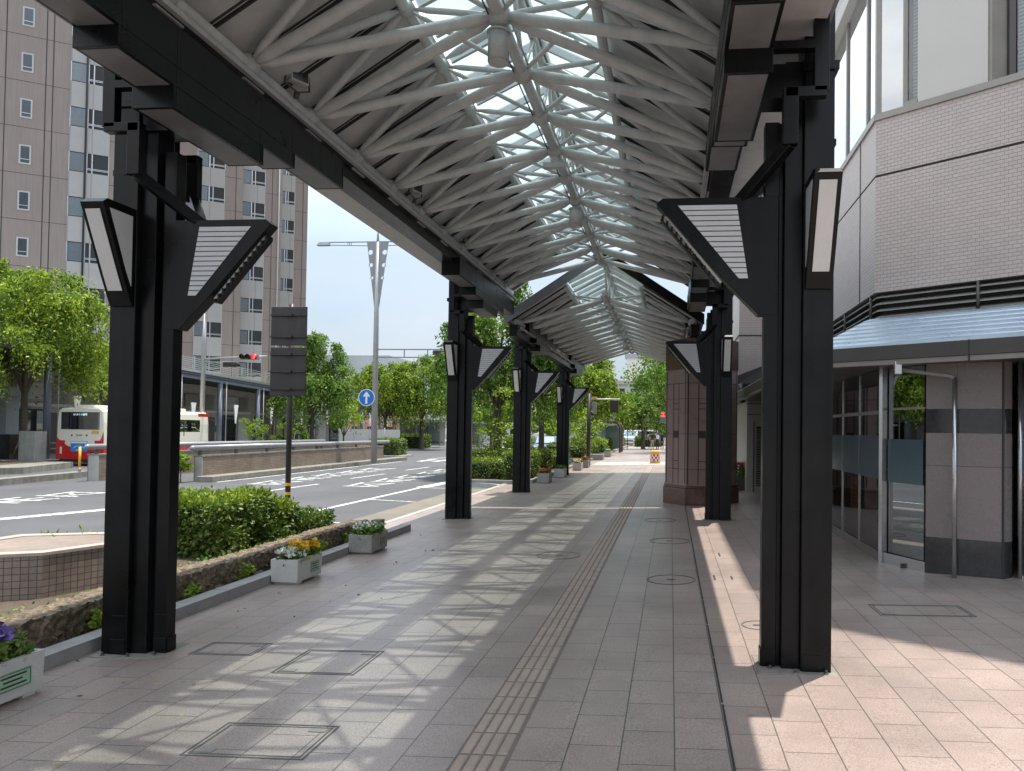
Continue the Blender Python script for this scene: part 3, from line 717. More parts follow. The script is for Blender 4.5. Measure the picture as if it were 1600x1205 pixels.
k2_ = canopy('farther lower glass-topped canopy beyond the nearer one', 18.3, 32.4, -.62, YC[2]+.62-1.1625*3, 0, ((3, 'can'), (5, 'box'), (7, 'can')), 2.47)
# small fittings under the roof
def spotlight(x, y, z, rz_, lab):
    t = thing('floodlight', lab, 'floodlight', (x, y, z), rz_, 'floodlights clamped to the eaves tube')
    b = MB(); b.box(-.05, .05, -.10, .10, .03, .30); b.build('housing', M['node'], t, .008)
    b = MB(); b.box(.051, .056, -.085, .085, .05, .16); b.box(.051, .056, -.085, .085, .17, .28); b.build('lens', M['granite_dark'], t)
    b = MB(); b.tube([(0, -.12, .16), (0, -.14, .0), (0, 0, -.06), (0, .14, .0), (0, .12, .16)], .012, 6); b.tube([(0, 0, -.06), (-.02, 0, -.12)], .03, 8); b.build('bracket', M['bronze'], t)
    return t
s0 = spotlight(-3.86, 7.15, 5.30, -.5, 'grey floodlight on the left eaves tube, nearest the camera')
dup(s0, (-3.86, 10.65, 5.30), -.4, 'grey floodlight on the left eaves tube, second along the row')
dup(s0, (-3.86, 13.55, 5.30), -.4, 'grey floodlight on the left eaves tube, third along the row')
dup(s0, (.40, 10.2, 5.36), PI+.3, 'grey floodlight on the right eaves tube beside the black corbel')
# ================================================================== RIGHT-HAND BUILDING
DX, DY = .783, -.622                                          # direction of the oblique facade
NX, NY = -.622, -.783                                         # its outward normal
BX, BY = 2.85, 10.72
def T(t, o=0): return (BX + DX*t + NX*o, BY + DY*t + NY*o)
def corner(o):                                                # corner of the two facades pushed out by o
    x = BX - o; t = (x - BX - NX*o)/DX
    return (x, BY + DY*t + NY*o)
def foot(o, y1=45): return [(BX-o, y1), corner(o), T(6.5, o), (15, T(6.5, o)[1]), (15, y1)]
def ring(mb, o, z0, z1, y1=45): mb.prism(foot(o, y1)[::-1], z0, z1); return mb
hb = thing('hotel_building', 'tile-clad building with ribbon windows above a glass shopfront on the right', 'building', (0, 0, 0))
b = MB(); ring(b, 0, 3.80, 5.44); ring(b, 0, 5.475, 6.25); b.build('tile_band', M['halltile'], hb)
b = MB(); ring(b, -.02, 5.44, 5.475, 44.9); b.build('dark_groove', M['seam'], hb)
b = MB(); ring(b, .03, 6.25, 6.34); b.build('sill', M['bronze_lt'], hb)
b = MB(); b.box(2.842, 2.86, 11.55, 11.57, 3.8, 6.25); b.build('movement_joint', M['seam'], hb)
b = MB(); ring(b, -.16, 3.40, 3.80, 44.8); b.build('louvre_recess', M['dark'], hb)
for k in range(4):
    z = 3.44 + k*.095; b = MB(); po, pi = foot(-.03), foot(-.13)
    for i in (0, 1):
        a0, a1, c0, c1 = po[i], po[i+1], pi[i], pi[i+1]
        b.hexa([(a0[0], a0[1], z), (a1[0], a1[1], z), (c1[0], c1[1], z+.04), (c0[0], c0[1], z+.04), (a0[0], a0[1], z+.018), (a1[0], a1[1], z+.018), (c1[0], c1[1], z+.058), (c0[0], c0[1], z+.058)])
    b.build('louvre_slat', M['bronze_lt'], hb)
for t in (1.35, 3.6, 5.6):
    p = T(t, -.02); b = MB(); b.cyl(p[0], p[1], 3.42, 3.80, .022, 8); b.build('louvre_post', M['bronze'], hb)
for y in (11.0, 12.6, 14.6):
    b = MB(); b.cyl(BX+.02, y, 3.42, 3.80, .022, 8); b.build('louvre_post', M['bronze'], hb)
b = MB(); b.prism([(BX+.1, 45), (BX+.1, BY-.03), T(.02, -.1), T(6.5, -.1), (15, 6.6), (15, 45)][::-1], 3.79, 3.8); 
# ribbon windows
b = MB(); ring(b, -.5, 6.34, 8.72, 44.5); b.build('window_backing', M['dark'], hb)
def gl(mb, p, q, z0, z1, th=.012):
    d = Vector((q[0]-p[0], q[1]-p[1], 0)).normalized(); n = Vector((-d.y, d.x, 0))*th
    return mb.extrude([(p[0], p[1], z0), (q[0], q[1], z0), (q[0], q[1], z1), (p[0], p[1], z1)], n)
wy = [BY+.05, 11.35, 12.65, 13.95, 15.25, 16.55, 18, 19.5, 21, 24]
for i in range(len(wy)-1):
    w_ = gl(MB(), (BX+.07, wy[i]+.04), (BX+.07, wy[i+1]-.04), 6.36, 8.70).build('window', M['winglass'], hb)
    f = MB(); f.box(BX+.03, BX+.11, wy[i+1]-.035, wy[i+1]+.035, 6.34, 8.72); f.build('mullion', M['bronze_lt'], w_)
    f = MB(); f.box(BX+.10, BX+.20, wy[i]+.05, wy[i+1]-.05, 8.0, 8.05); f.build('transom', M['bronze'], w_)
w_ = gl(MB(), T(.03, -.07), T(.36, -.07), 6.36, 8.70).build('window', M['winglass'], hb)
f = MB(); f.bar((*T(0, -.07), 6.34), (*T(0, -.07), 8.72), .07, .07); f.build('mullion', M['bronze_lt'], w_)
w_ = gl(MB(), T(.41, -.07), T(.56, -.07), 6.42, 8.70).build('window', M['winglass2'], hb)
gl(MB(), T(.46, -.16), T(.56, -.16), 6.42, 8.70).build('blind', M['blind'], w_)
f = MB(); f.bar((*T(.385, -.07), 6.34), (*T(.385, -.07), 8.72), .05, .07); f.bar((*T(.40, -.05), 6.38), (*T(.57, -.05), 6.38), .08, .06); f.build('mullion', M['bronze_lt'], w_)
b = MB(); b.prism([T(.575, -.02), T(1.46, -.02), T(1.46, -.6), T(.575, -.6)], 6.345, 8.72); b.build('pier_panel', M['beige'], hb)
b = MB(); b.prism([T(1.462, -.05), T(1.50, -.05), T(1.62, -.26), T(1.62, -.60), T(1.462, -.6)], 6.345, 8.72); b.build('window_reveal', M['bronze_lt'], hb)
w_ = gl(MB(), T(1.71, -.30), T(3.9, -.30), 6.46, 8.70).build('window', M['winglass2'], hb)
gl(MB(), T(1.72, -.38), T(3.9, -.38), 6.46, 8.70).build('blind', M['blind'], w_)
f = MB(); f.bar((*T(1.665, -.28), 6.345), (*T(1.665, -.28), 8.72), .08, .08); f.bar((*T(1.7, -.27), 6.40), (*T(3.9, -.27), 6.40), .08, .10); f.build('mullion', M['bronze'], w_)
b = MB(); b.prism([T(4.0, -.02), T(6.4, -.02), T(6.4, -.6), T(4.0, -.6)], 6.345, 8.72); b.build('pier_panel', M['beige'], hb)
b = MB(); ring(b, .10, 8.72, 8.98); b.build('soffit_band', M['beige'], hb)
b = MB(); ring(b, .06, 8.985, 14.3); b.build('upper_tile_wall', M['halltile'], hb)
b = MB(); b.prism([(3.5, 45), (3.5, T((3.5-BX)/DX)[1]), T(6.4), (14.9, T(6.4)[1]), (14.9, 45)][::-1], 14.303, 19.2); b.build('set_back_storey', M['halltile'], hb)
# canopy roof over the shopfront
aw = thing('shop_awning', 'sloping awning of pale blue metal slats with a dark fascia over the shopfront', 'awning', (0, 0, 0))
O = .95
po, pi = foot(O, 30), foot(.06, 30)
zo, zi = 2.945, 3.43
b = MB()
for k in range(7):
    f0, f1 = k/7, (k+1)/7 - .014; lift = .016
    oa, ob = O + (.06-O)*f0, O + (.06-O)*f1
    A, Bq = foot(oa, 30), foot(ob, 30); za, zb = zo+(zi-zo)*f0, zo+(zi-zo)*f1
    for i in (0, 1):
        b.hexa([(*A[i], za-.02), (*A[i+1], za-.02), (*Bq[i+1], zb-.035), (*Bq[i], zb-.035), (*A[i], za+lift), (*A[i+1], za+lift), (*Bq[i+1], zb), (*Bq[i], zb)])
b.build('slat_roof', M['awn'], aw)
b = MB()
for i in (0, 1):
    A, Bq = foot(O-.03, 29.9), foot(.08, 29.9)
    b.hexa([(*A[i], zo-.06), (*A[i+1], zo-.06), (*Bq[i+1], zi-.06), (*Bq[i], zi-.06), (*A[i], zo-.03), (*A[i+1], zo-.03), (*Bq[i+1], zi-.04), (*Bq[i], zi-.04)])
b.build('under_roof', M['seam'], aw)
def band(nm, o0, o1, z0, z1, mat):
    b = MB(); A, Bq = foot(o0, 30), foot(o1, 30)
    for i in (0, 1): b.hexa([(*A[i], z0), (*A[i+1], z0), (*Bq[i+1], z0), (*Bq[i], z0), (*A[i], z1), (*A[i+1], z1), (*Bq[i+1], z1), (*Bq[i], z1)])
    return b.build(nm, mat, aw)
band('fascia', O+.03, O-.06, 2.75, 2.925, M['bronze']); band('trim', O+.015, O-.08, 2.685, 2.745, M['bronze_lt'])
band('soffit', O-.085, -.3, 2.70, 2.72, M['bronze'])
for t in (-.35, 1.55, 3.6):
    b = MB(); p = T(t, O+.034); q = T(t+.012, O+.034); r_ = T(t+.012, O+.02); s_ = T(t, O+.02); b.prism([p, q, r_, s_], 2.68, 2.93); b.build('joint', M['seam'], aw)
# rainwater pipe in front of the pier
t = thing('drain_pipe', 'thin stainless drain pipe in front of the granite pier, bent at the top', 'pipe', (3.44, 9.36, .06))
b = MB(); b.tube([(0, 0, 0), (0, 0, 2.45)], .028, 10); b.build('downpipe', M['steel'], t)
b = MB(); b.tube([(0, 0, 2.44), (-.05, .02, 2.47), (-.60, .22, 2.56)], .026, 10); b.build('elbow_pipe', M['bronze_lt'], t)
b = MB(); b.box(-.66, -.57, .17, .27, 2.50, 2.66); b.build('hopper', M['steel'], t, .006)
# shop: granite pier, glass walls, stainless posts
pr = thing('granite_pier', 'pink granite pier with a dark polished band and dark base beside the shop glass', 'pier', (0, 0, 0))
pf = [(3.21, 9.68), (3.80, 9.415), (3.99, 9.33), (4.13, 9.42), (4.9, 10.8), (3.75, 11.0)]
def pp(z0, z1, e=0):
    b = MB(); c = (4.0, 10.1)
    b.prism([(c[0]+(x-c[0])*(1+e), c[1]+(y-c[1])*(1+e)) for x, y in pf], z0, z1); return b
pp(-.05, .52, .008).build('base', M['granite_dark'], pr); pp(.522, 1.83).build('shaft', M['granite'], pr)
pp(1.832, 2.13, .003).build('polished_band', M['granite_dark'], pr); pp(2.132, 2.70).build('head', M['granite'], pr)
b = MB(); b.bar((*pf[2], .0), (*pf[2], 2.7), .022, .022); b.build('corner_joint', M['seam'], pr)
sf = thing('shopfront', 'dark glass shopfront with polished steel posts left of the granite pier', 'shop front', (0, 0, 0))
ys = [10.43, 11.55, 12.65, 13.8, 15.0, 16.3, 17.6, 19, 20.4]
for i in range(len(ys)-1):
    g = gl(MB(), (2.87, ys[i]+.03), (2.87, ys[i+1]-.03), .20, 2.69).build('glass_pane', M['shopglass'], sf)
    b = MB(); b.box(2.845, 2.885, ys[i+1]-.016, ys[i+1]+.016, .05, 2.70); b.build('steel_post', M['steel'], sf)
    f = MB(); f.box(2.850, 2.853, ys[i]+.03, ys[i+1]-.03, 1.18, 1.78); f.build('frosted_band', M['frost'], g)
    f = MB(); f.box(2.85, 2.90, ys[i]+.03, ys[i+1]-.03, 2.08, 2.13); f.build('door_transom', M['bronze_lt'], g)
b = MB(); b.box(2.84, 2.90, 10.40, 20.4, .03, .20); b.prism([(2.86, 10.40), (2.90, 10.44), (3.24, 9.72), (3.20, 9.68)], .03, .20); b.build('plinth', M['steel'], sf)
b = MB(); b.prism([(2.83, 10.40), (2.86, 10.35), (2.94, 10.38), (2.91, 10.44)], .04, 2.70); b.build('steel_post', M['steel'], sf)
g = gl(MB(), (2.95, 10.36), (3.20, 9.72), .21, 2.69).build('glass_pane', M['shopglass'], sf)
f = gl(MB(), (2.935, 10.352), (3.185, 9.712), 1.16, 1.74, .003).build('frosted_band', M['frost'], g)
f = gl(MB(), (2.945, 10.345), (3.19, 9.71), 2.13, 2.16, .03).build('door_transom', M['bronze_lt'], g)
b = MB(); b.box(3.0, 3.16, 9.98, 10.0, .06, .12); b.build('floor_vent', M['seam'], sf)
g = gl(MB(), (4.20, 9.40), (7.6, 6.9), .14, 2.69).build('glass_pane', M['shopglass'], sf)
f = gl(MB(), (4.19, 9.385), (7.6, 6.885), 1.2, 1.75, .003).build('frosted_band', M['frost'], g)
b = MB(); b.cyl(4.20, 9.36, .02, 2.70, .028, 10); b.build('steel_post', M['steel'], sf)
b = MB(); b.cyl(4.27, 9.31, .10, 2.70, .018, 10); b.build('steel_post', M['steel'], sf)
b = MB(); b.bar((4.2, 9.38, .05), (7.6, 6.88, .05), .06, .16); b.build('plinth', M['steel'], sf)
b = MB(); b.box(4.28, 4.34, 9.40, 9.5, 2.3, 2.62); b.build('wall_lamp', M['lampglass'], sf)
b = MB(); b.box(6.5, 6.6, 7.4, 22, 0, 3.4); b.box(3.0, 6.5, 22, 22.1, 0, 3.4); b.box(2.9, 6.5, 11.1, 22, 3.30, 3.38); b.prism([(4.3, 9.6), (7.7, 7.1), (12, 7.1), (12, 12), (5, 12)], 2.74, 2.80); b.build('interior_wall', M['dark'], sf)
b = MB(); sheet(b, 2.9, 6.5, 11.05, 22, gz, .012); b.build('interior_floor', M['granite_dark'], sf)
for k, (x, y) in enumerate(((4.4, 13.2), (4.8, 16), (4.2, 18.5))):
    b = MB(); b.box(x, x+.6, y, y+.9, .1, 1.0); b.box(x-.04, x+.64, y-.04, y+.94, 1.0, 1.04); b.build('counter', M['bwhite'], sf)
b = MB(); b.prism([(4.9, 9.5), (5.5, 9.06), (5.56, 9.12), (4.96, 9.56)], .15, 2.1); b.build('display_panel', pm('brown_display', (.30, .15, .05), .5, var=.4, scale=5), sf)
ps = MB(); ps.box(2.862, 2.866, 11.66, 12.12, .62, 1.12); po_ = ps.build('poster', M['yellow'], None); tag(po_, 'yellow poster with black lettering stuck low inside the shop glass', 'poster')
def text(s, size, loc, rot, mat, parent=None, name='lettering', ext=.0015):
    c = bpy.data.curves.new(name, 'FONT'); c.body = s; c.size = size; c.extrude = ext; c.align_x = 'CENTER'; c.align_y = 'CENTER'
    o = bpy.data.objects.new(name, c); COL.objects.link(o)
    dg = bpy.context.evaluated_depsgraph_get(); me = bpy.data.meshes.new_from_object(o.evaluated_get(dg))
    bpy.data.objects.remove(o); me.name = name
    n = bpy.data.objects.new(name, me); COL.objects.link(n); n.data.materials.clear(); n.data.materials.append(mat)
    n.location = loc; n.rotation_euler = rot
    if parent: n.parent = parent
    return n
text('チケット販売', .075, (2.8605, 11.89, .98), (PI/2, 0, -PI/2), M['ink'], po_)
b = MB()
for k in range(3): b.box(2.859, 2.8615, 11.74, 12.04-k*.05, .72+k*.06, .735+k*.06)
b.build('small_print', M['ink'], po_)
# far annexe with a louvred door
an = thing('annexe_building', 'tile-faced annexe with louvred door and dark wedge canopy behind the second right column', 'building', (0, 0, 0))
b = MB(); b.box(2.22, 2.86, 21.95, 30, 0, 2.9); b.build('wall', M['beige'], an)
b = MB(); b.box(1.95, 2.86, 21.75, 36, 3.42, 8.2); b.build('tile_wall', M['halltile'], an)
b = MB(); b.box(1.93, 2.85, 21.73, 36, 4.6, 4.63); b.build('dark_groove', M['seam'], an)
b = MB(); b.hexa([(1.85, 20.9, 3.15), (2.84, 20.2, 3.15), (2.84, 21.9, 2.95), (2.1, 21.9, 2.95), (1.78, 20.85, 3.35), (2.84, 20.15, 3.75), (2.84, 21.9, 3.75), (1.9, 21.9, 3.4)]); b.build('wedge_canopy', M['bronze'], an)
dr = MB(); dr.box(2.42, 2.84, 21.90, 21.945, .05, 2.05); dr = dr.build('door', M['beige'], an)
b = MB()
for k in range(24): b.hexa([(2.50, 21.87, .25+k*.07), (2.84, 21.87, .25+k*.07), (2.84, 21.90, .29+k*.07), (2.50, 21.90, .29+k*.07), (2.50, 21.87, .262+k*.07), (2.84, 21.87, .262+k*.07), (2.84, 21.90, .302+k*.07), (2.50, 21.90, .302+k*.07)])
b.build('louvre', M['bronze_lt'], dr)
b = MB(); b.box(2.49, 2.84, 21.893, 21.899, .22, 1.96); b.build('louvre_shadow_gap', M['seam'], dr)
b = MB(); b.box(2.40, 2.42, 21.88, 21.94, .05, 2.1); b.box(2.22, 2.86, 21.92, 21.948, 2.3, 2.32); b.box(2.23, 2.86, 21.92, 21.948, 2.62, 2.64); b.build('door_frame', M['bronze'], an)
cm = thing('security_camera', 'small dark dome security camera under the wedge canopy', 'camera', (2.02, 21.4, 2.72))
b = MB(); b.tube([(0, 0, .26), (0, 0, .12), (.0, -.05, .05)], .035, 8); b.build('arm', M['whitep'], cm)
b = MB(); b.ball((0, -.08, 0), .10, 12, 8); b.build('dome', M['seam'], cm)
b = MB(); b.tube([(0, -.08, -.01), (0, -.08, .10)], [.115, .09], 12); b.build('housing', M['whitep'], cm)
# potted red plant by the annexe
t = thing('flower_box', 'dark planter box of red flowers at the corner of the annexe', 'planter', (2.14, 22.6, .05))
b = MB(); b.prism([(-.30, -.2), (.34, -.2), (.3, .25), (-.28, .25)], 0, .38); b.build('box', M['bronze'], t, .01)
g = np.random.default_rng(4); P = np.concatenate([tuft((g.uniform(-.25, .25), g.uniform(-.15, .15), .5), .14, .3, 60, g) for i in range(9)])
leaves('foliage', P, .11, M['leaf_b'], t, .5, 0, 3)
P = np.concatenate([tuft((g.uniform(-.25, .25), g.uniform(-.15, .15), .75), .10, .12, 24, g) for i in range(8)]); leaves('flowers', P, .09, M['pet_r'], t, .9, 0, 5)
# brown granite pillar
gp = thing('granite_pillar', 'tall octagonal brown granite pillar with thin dark inlay lines beside the walkway', 'pillar', (.76, 19.05, gz(.76)))
oc = [(-.89, -.35), (-.39, -1.10), (.39, -1.10), (.89, -.35), (.89, .35), (.39, 1.1), (-.39, 1.1), (-.89, .35)]
MB().prism([(x*1.06, y*1.05) for x, y in oc], -.1, .40).build('base', M['pillar_base'], gp, .012)
b = MB(); b.prism([(x*1.03, y*1.025) for x, y in oc], .40, .46); b.build('base_moulding', M['pillar_base'], gp, .01)
MB().prism(oc, .46, 3.3).build('shaft', M['pillar'], gp)
MB().prism([(x*1.02, y*1.015) for x, y in oc], 3.302, 4.05).build('head', M['pillar_base'], gp, .008)
b = MB()
def inlay(i, us, uw, z0, z1):
    a = Vector((*oc[i], 0)); c = Vector((*oc[(i+1) % 8], 0)); d = (c-a).normalized(); n = Vector((d.y, -d.x, 0))*.004
    p = a + (c-a)*us; q = p + d*uw
    b.extrude([(p.x, p.y, z0), (q.x, q.y, z0), (q.x, q.y, z1), (p.x, p.y, z1)], n)
for f in (0, 1, 2, 7):
    for u in (.36, .62): inlay(f, u, .022, .5, 2.95)
    inlay(f, .03, .03, .5, 3.28); inlay(f, .93, .03, .5, 3.28)
    for z in (.85, 1.05, 1.62, 1.78, 2.32, 2.45): inlay(f, .36, .25, z, z+.018)
    inlay(f, .38, .21, 1.64, 1.78); inlay(f, .0, .9, 2.95, 2.965)
b.build('inlay_lines', M['seam'], gp)

# ================================================================== NEAR LEFT: WALLS, PLANTERS, HEDGES
def lava_wall(x0, x1, y0, y1, z0, z1, lab, seed):
    g = random.Random(seed); mb = MB(); prof = []
    n = 8; m = 6
    for k in range(n+1): prof.append((x1, z0+(z1-z0)*k/n, 1))
    for k in range(1, m+1): prof.append((x1+(x0-x1)*k/m, z1, 0))
    for k in range(1, 4): prof.append((x0, z1-(z1-z0)*k/3, -1))
    ny = int((y1-y0)/.035); P = len(prof); step = [g.uniform(-.018, .018) for _ in range(200)]
    for j in range(ny+1):
        y = y0+(y1-y0)*j/ny; blk = int(y/.42)
        jt = min(abs(y/.42-blk), abs(blk+1-y/.42)); gr = -.02 if jt < .05 else 0
        for x, z, s in prof:
            r_ = .016 if s == 1 else .008
            mb.v.append((x + s*(g.gauss(0, r_) + step[blk] + gr), y + g.gauss(0, .006), z + (g.gauss(0, .008) + (step[blk]+gr)*.7 if z > z0+.02 else 0)))
    for j in range(ny):
        for k in range(P-1): mb.face([j*P+k, (j+1)*P+k, (j+1)*P+k+1, j*P+k+1])
    mb.face([k for k in range(P)]); mb.face([ny*P+k for k in reversed(range(P))])
    return tag(mb.build('stone_wall', M['lava']), lab, 'low wall')
lava_wall(-5.47, -5.14, 1.5, 12.25, -.08, .215, 'low wall of rough brown lava stone edging the hedge bed', 2)
b = MB(); b.box(-5.13, -4.975, 12.28, 12.5, -.2, .20); tag(b.build('end_wall', M['walltile']), 'short brown tiled end wall behind the aggregate flower planter', 'low wall')
# rocks and small plants in the narrow bed
g = random.Random(5)
for i in range(9):
    y = 4.6 + i*.83 + g.uniform(-.2, .2); b = MB(); r_ = g.uniform(.05, .085); b.ball((0, 0, .02), r_, 7, 5, .8)
    b.v = [(x*g.uniform(.8, 1.25), yy*g.uniform(.9, 1.6), z*g.uniform(.8, 1.2)) for x, yy, z in b.v]
    o = b.build('bed_stone', M['lava']); o.location = (-5.06, y, -.05); tag(o, 'dark lump of lava stone in the narrow bed along the kerb', 'stone', 'stones in the narrow bed')
gg = np.random.default_rng(11)
for i, y in enumerate((5.2, 6.1, 7.4, 8.4, 9.3, 10.3, 11.2, 11.9)):
    P = tuft((0, 0, .09), .09, .12, 70, gg); o = leaves('bed_plant', P, .06, M['leaf_y'], None, .6, 0, 20+i); o.location = (-5.05, y, -.04)
    tag(o, 'small yellow-green weed in the narrow bed between lava wall and kerb', 'plant', 'small plants along the kerb')
# tiled vent box
vb = thing('tiled_planter_box', 'low box clad in brown square tiles with a pale rim, far left foreground', 'planter box', (0, 0, 0))
vo = [(-6.62, 7.22), (-6.25, 8.30), (-7.0, 8.75), (-7.95, 8.35), (-8.15, 6.35)]
b = MB()
for i in range(5):
    j = (i+1) % 5; b.m = 0 if i in (0, 2) else 1; b.poly([(*vo[i], -.3), (*vo[j], -.3), (*vo[j], .40), (*vo[i], .40)])
tl = lambda n, ax: brickmat(n, (.40, .31, .26), (.31, .245, .205), (.11, .09, .075), 0.072, 0.072, .004, ax, .6, off=0, bump=.5, speck=.15, var=.45, stain=.2)
b.build('tiled_wall', [tl('planter_tile_side', ((.324, .946), 'z')), tl('planter_tile_front', ((.87, .495), 'z'))], vb)
def inset(p, k):
    cx_, cy_ = sum(a for a, _ in p)/len(p), sum(b for _, b in p)/len(p); return [(cx_+(x-cx_)*k, cy_+(y-cy_)*k) for x, y in p]
b = MB(); po_, pi_ = inset(vo, 1.012), inset(vo, .80)
for i in range(5):
    j = (i+1) % 5; b.hexa([(*po_[i], .402), (*po_[j], .402), (*pi_[j], .402), (*pi_[i], .402), (*po_[i], .435), (*po_[j], .435), (*pi_[j], .435), (*pi_[i], .435)])
b.build('rim', pm('pink_stone_rim', (.46, .37, .32), .6, var=.12, fine=.12), vb)
MB().prism(inset(vo, .795), .38, .425).build('top_tiles', brickmat('top_tile', (.33, .27, .22), (.29, .23, .19), (.16, .13, .11), .1, .1, .005, 'xy', .65, off=0, speck=.15, var=.3), vb)
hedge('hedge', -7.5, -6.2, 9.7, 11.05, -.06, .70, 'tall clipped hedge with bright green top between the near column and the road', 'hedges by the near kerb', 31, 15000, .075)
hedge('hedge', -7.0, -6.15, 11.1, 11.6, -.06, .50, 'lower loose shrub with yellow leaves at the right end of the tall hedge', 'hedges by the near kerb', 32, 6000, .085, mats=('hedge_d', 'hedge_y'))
hedge('hedge', -6.5, -5.75, 11.62, 12.15, -.06, .30, 'small dark clipped shrub in front of the brown sign post', 'hedges by the near kerb', 33, 4200, .06, mats=('hedge_d', 'hedge_d'))
g = np.random.default_rng(8)
P = np.concatenate([tuft((g.uniform(-8.2, -7.1), g.uniform(8.2, 9.0), g.uniform(-.02, .22)), .10, .2, 40, g) for i in range(320)])
tag(leaves('grass_clump', P, .10, M['leaf_y'], None, .25, -.5, 9), 'patch of bright green grass behind the tiled planter box', 'grass', kind='stuff')
P = np.stack([g.uniform(-6.1, -5.5, 1500), g.uniform(4, 12, 1500), g.uniform(-.05, .08, 1500)], 1)
tag(leaves('ground_cover', P, .06, M['hedge_d'], None, .6, 0, 10), 'low ground cover along the foot of the hedge', 'ground cover', kind='stuff')
g = np.random.default_rng(77); n = 70
P = np.stack([g.uniform(-4.75, -3.2, n), g.uniform(3.6, 13, n), np.zeros(n)], 1); P[:, 0] = -4.76 + (P[:, 0]+4.75)**2*.7; P[:, 2] = SL*P[:, 0] + .004
tag(leaves('leaf_litter', P, .05, pm('dry_leaf', (.33, .25, .10), .7, var=.4, scale=30), None, .5, 0, 12, None, .96), 'few dry fallen leaves on the slabs along the kerb', 'leaf litter', kind='stuff')
# flower planters
def planter(loc, label, w=.36, d=.78, h=.30, kind='y', mat='planter', plaque=True, rot=0):
    t = thing('flower_planter', label, 'planter', loc, rot, 'concrete flower planters along the kerb')
    b = MB(); a, c = w/2, d/2; th = .03
    lo = [(-a*.97, -c*.98), (a*.97, -c*.98), (a*.97, c*.98), (-a*.97, c*.98)]; hi = [(-a, -c), (a, -c), (a, c), (-a, c)]
    b.hexa([(*p, .03) for p in lo] + [(*p, h-.05) for p in hi])
    for x0, x1, y0, y1 in ((-a, a, -c, -c+th), (-a, a, c-th, c), (-a, -a+th, -c+th, c-th), (a-th, a, -c+th, c-th)): b.box(x0, x1, y0, y1, h-.05, h)
    for y0 in (-c+.05, c-.15): b.box(-a+.02, a-.02, y0, y0+.1, 0, .03)
    b.build('trough', M[mat], t)
    b = MB(); b.box(-a+th, a-th, -c+th, c-th, h-.05, h-.03); b.build('potting_soil', M['soil'], t)
    g = np.random.default_rng(sum(map(ord, label)) % 1000)
    P = np.concatenate([tuft((g.uniform(-a*.75, a*.75), g.uniform(-c*.85, c*.85), h+.02), .07, .11, 40, g) for i in range(46)])
    leaves('foliage', P, .06, M['hedge_d'] if kind != 'w' else M['leaf_b'], t, .5, 0, 3)
    def fl(nm, mat, n, zz, ya, yb, sz=.055):
        Q = []
        for i in range(n):
            p = (g.uniform(-a*.8, a*.8), g.uniform(ya, yb), h+zz+g.uniform(-.02, .04)); Q.append(tuft(p, .03, .022, 11, g))
        leaves(nm, np.concatenate(Q), sz, M[mat], t, .95, 0, 6)
    if kind == 'y': fl('yellow_pansies', 'pet_y', 30, .10, -c*.4, c*.9, .06); fl('white_pansies', 'pet_w', 15, .05, -c*.9, -c*.35)
    if kind == 'w': fl('white_flowers', 'pet_w', 30, .10, -c*.9, c*.9, .035)
    if kind == 'p': fl('purple_pansies', 'pet_p', 24, .14, -c*.9, c*.9, .06)
    if kind == 'r': fl('red_flowers', 'pet_r', 26, .10, -c*.9, c*.9, .05)
    if plaque:
        b = MB(); b.box(a, a+.006, c*.02, c*.72, h*.32, h*.74); pq = b.build('plaque', M['plaque'] if mat == 'planter' else M['bronze_lt'], t)
        l = MB()
        for k in range(3): l.box(a+.006, a+.0075, c*.12+.02*(k % 2), c*.62-.03*(k % 2), h*(.62-.1*k), h*(.62-.1*k)+.012)
        for yy in (c*.05, c*.69):
            l.box(a+.006, a+.0075, yy, yy+.005, h*.35, h*.71)
        for zz in (h*.345, h*.705): l.box(a+.006, a+.0075, c*.05, c*.695, zz, zz+.005)
        l.build('plaque_lettering', M['ink'], pq)
    return t
PX = -4.60
planter((PX, 4.46, gz(PX)), 'pale concrete planter of purple pansies with a green plaque, nearest the camera', .36, .80, .30, 'p')
planter((PX, 8.76, gz(PX)), 'pale concrete planter of yellow and white pansies in front of the kerb', .34, .62, .30, 'y')
planter((PX, 10.93, gz(PX)), 'rough aggregate planter of small white flowers at the end of the kerb', .36, .62, .29, 'w', 'planter_old')
planter((-4.42, 25.7, gz(-4.5)), 'grey planter of red flowers just right of the third left column', .42, .7, .36, 'r', 'planter_old', False)
planter((-4.30, 28.6, gz(-4.5)), 'pale planter of dark leaves left of the farthest left column', .40, .7, .36, 'g', 'planter', False)
planter((-4.28, 33.9, gz(-4.5)), 'pale planter of yellow-green leaves just beyond the farthest left column', .40, .7, .36, 'y', 'planter', False)
planter((-4.22, 36.2, gz(-4.5)), 'planter of orange-red flowers beside the brown traffic post', .40, .7, .40, 'r', 'planter_old', False)
planter((-4.35, 51, gz(-4.5)), 'small far planter at the corner of the bed beyond the side street', .45, .8, .40, 'w', 'planter_old', False)
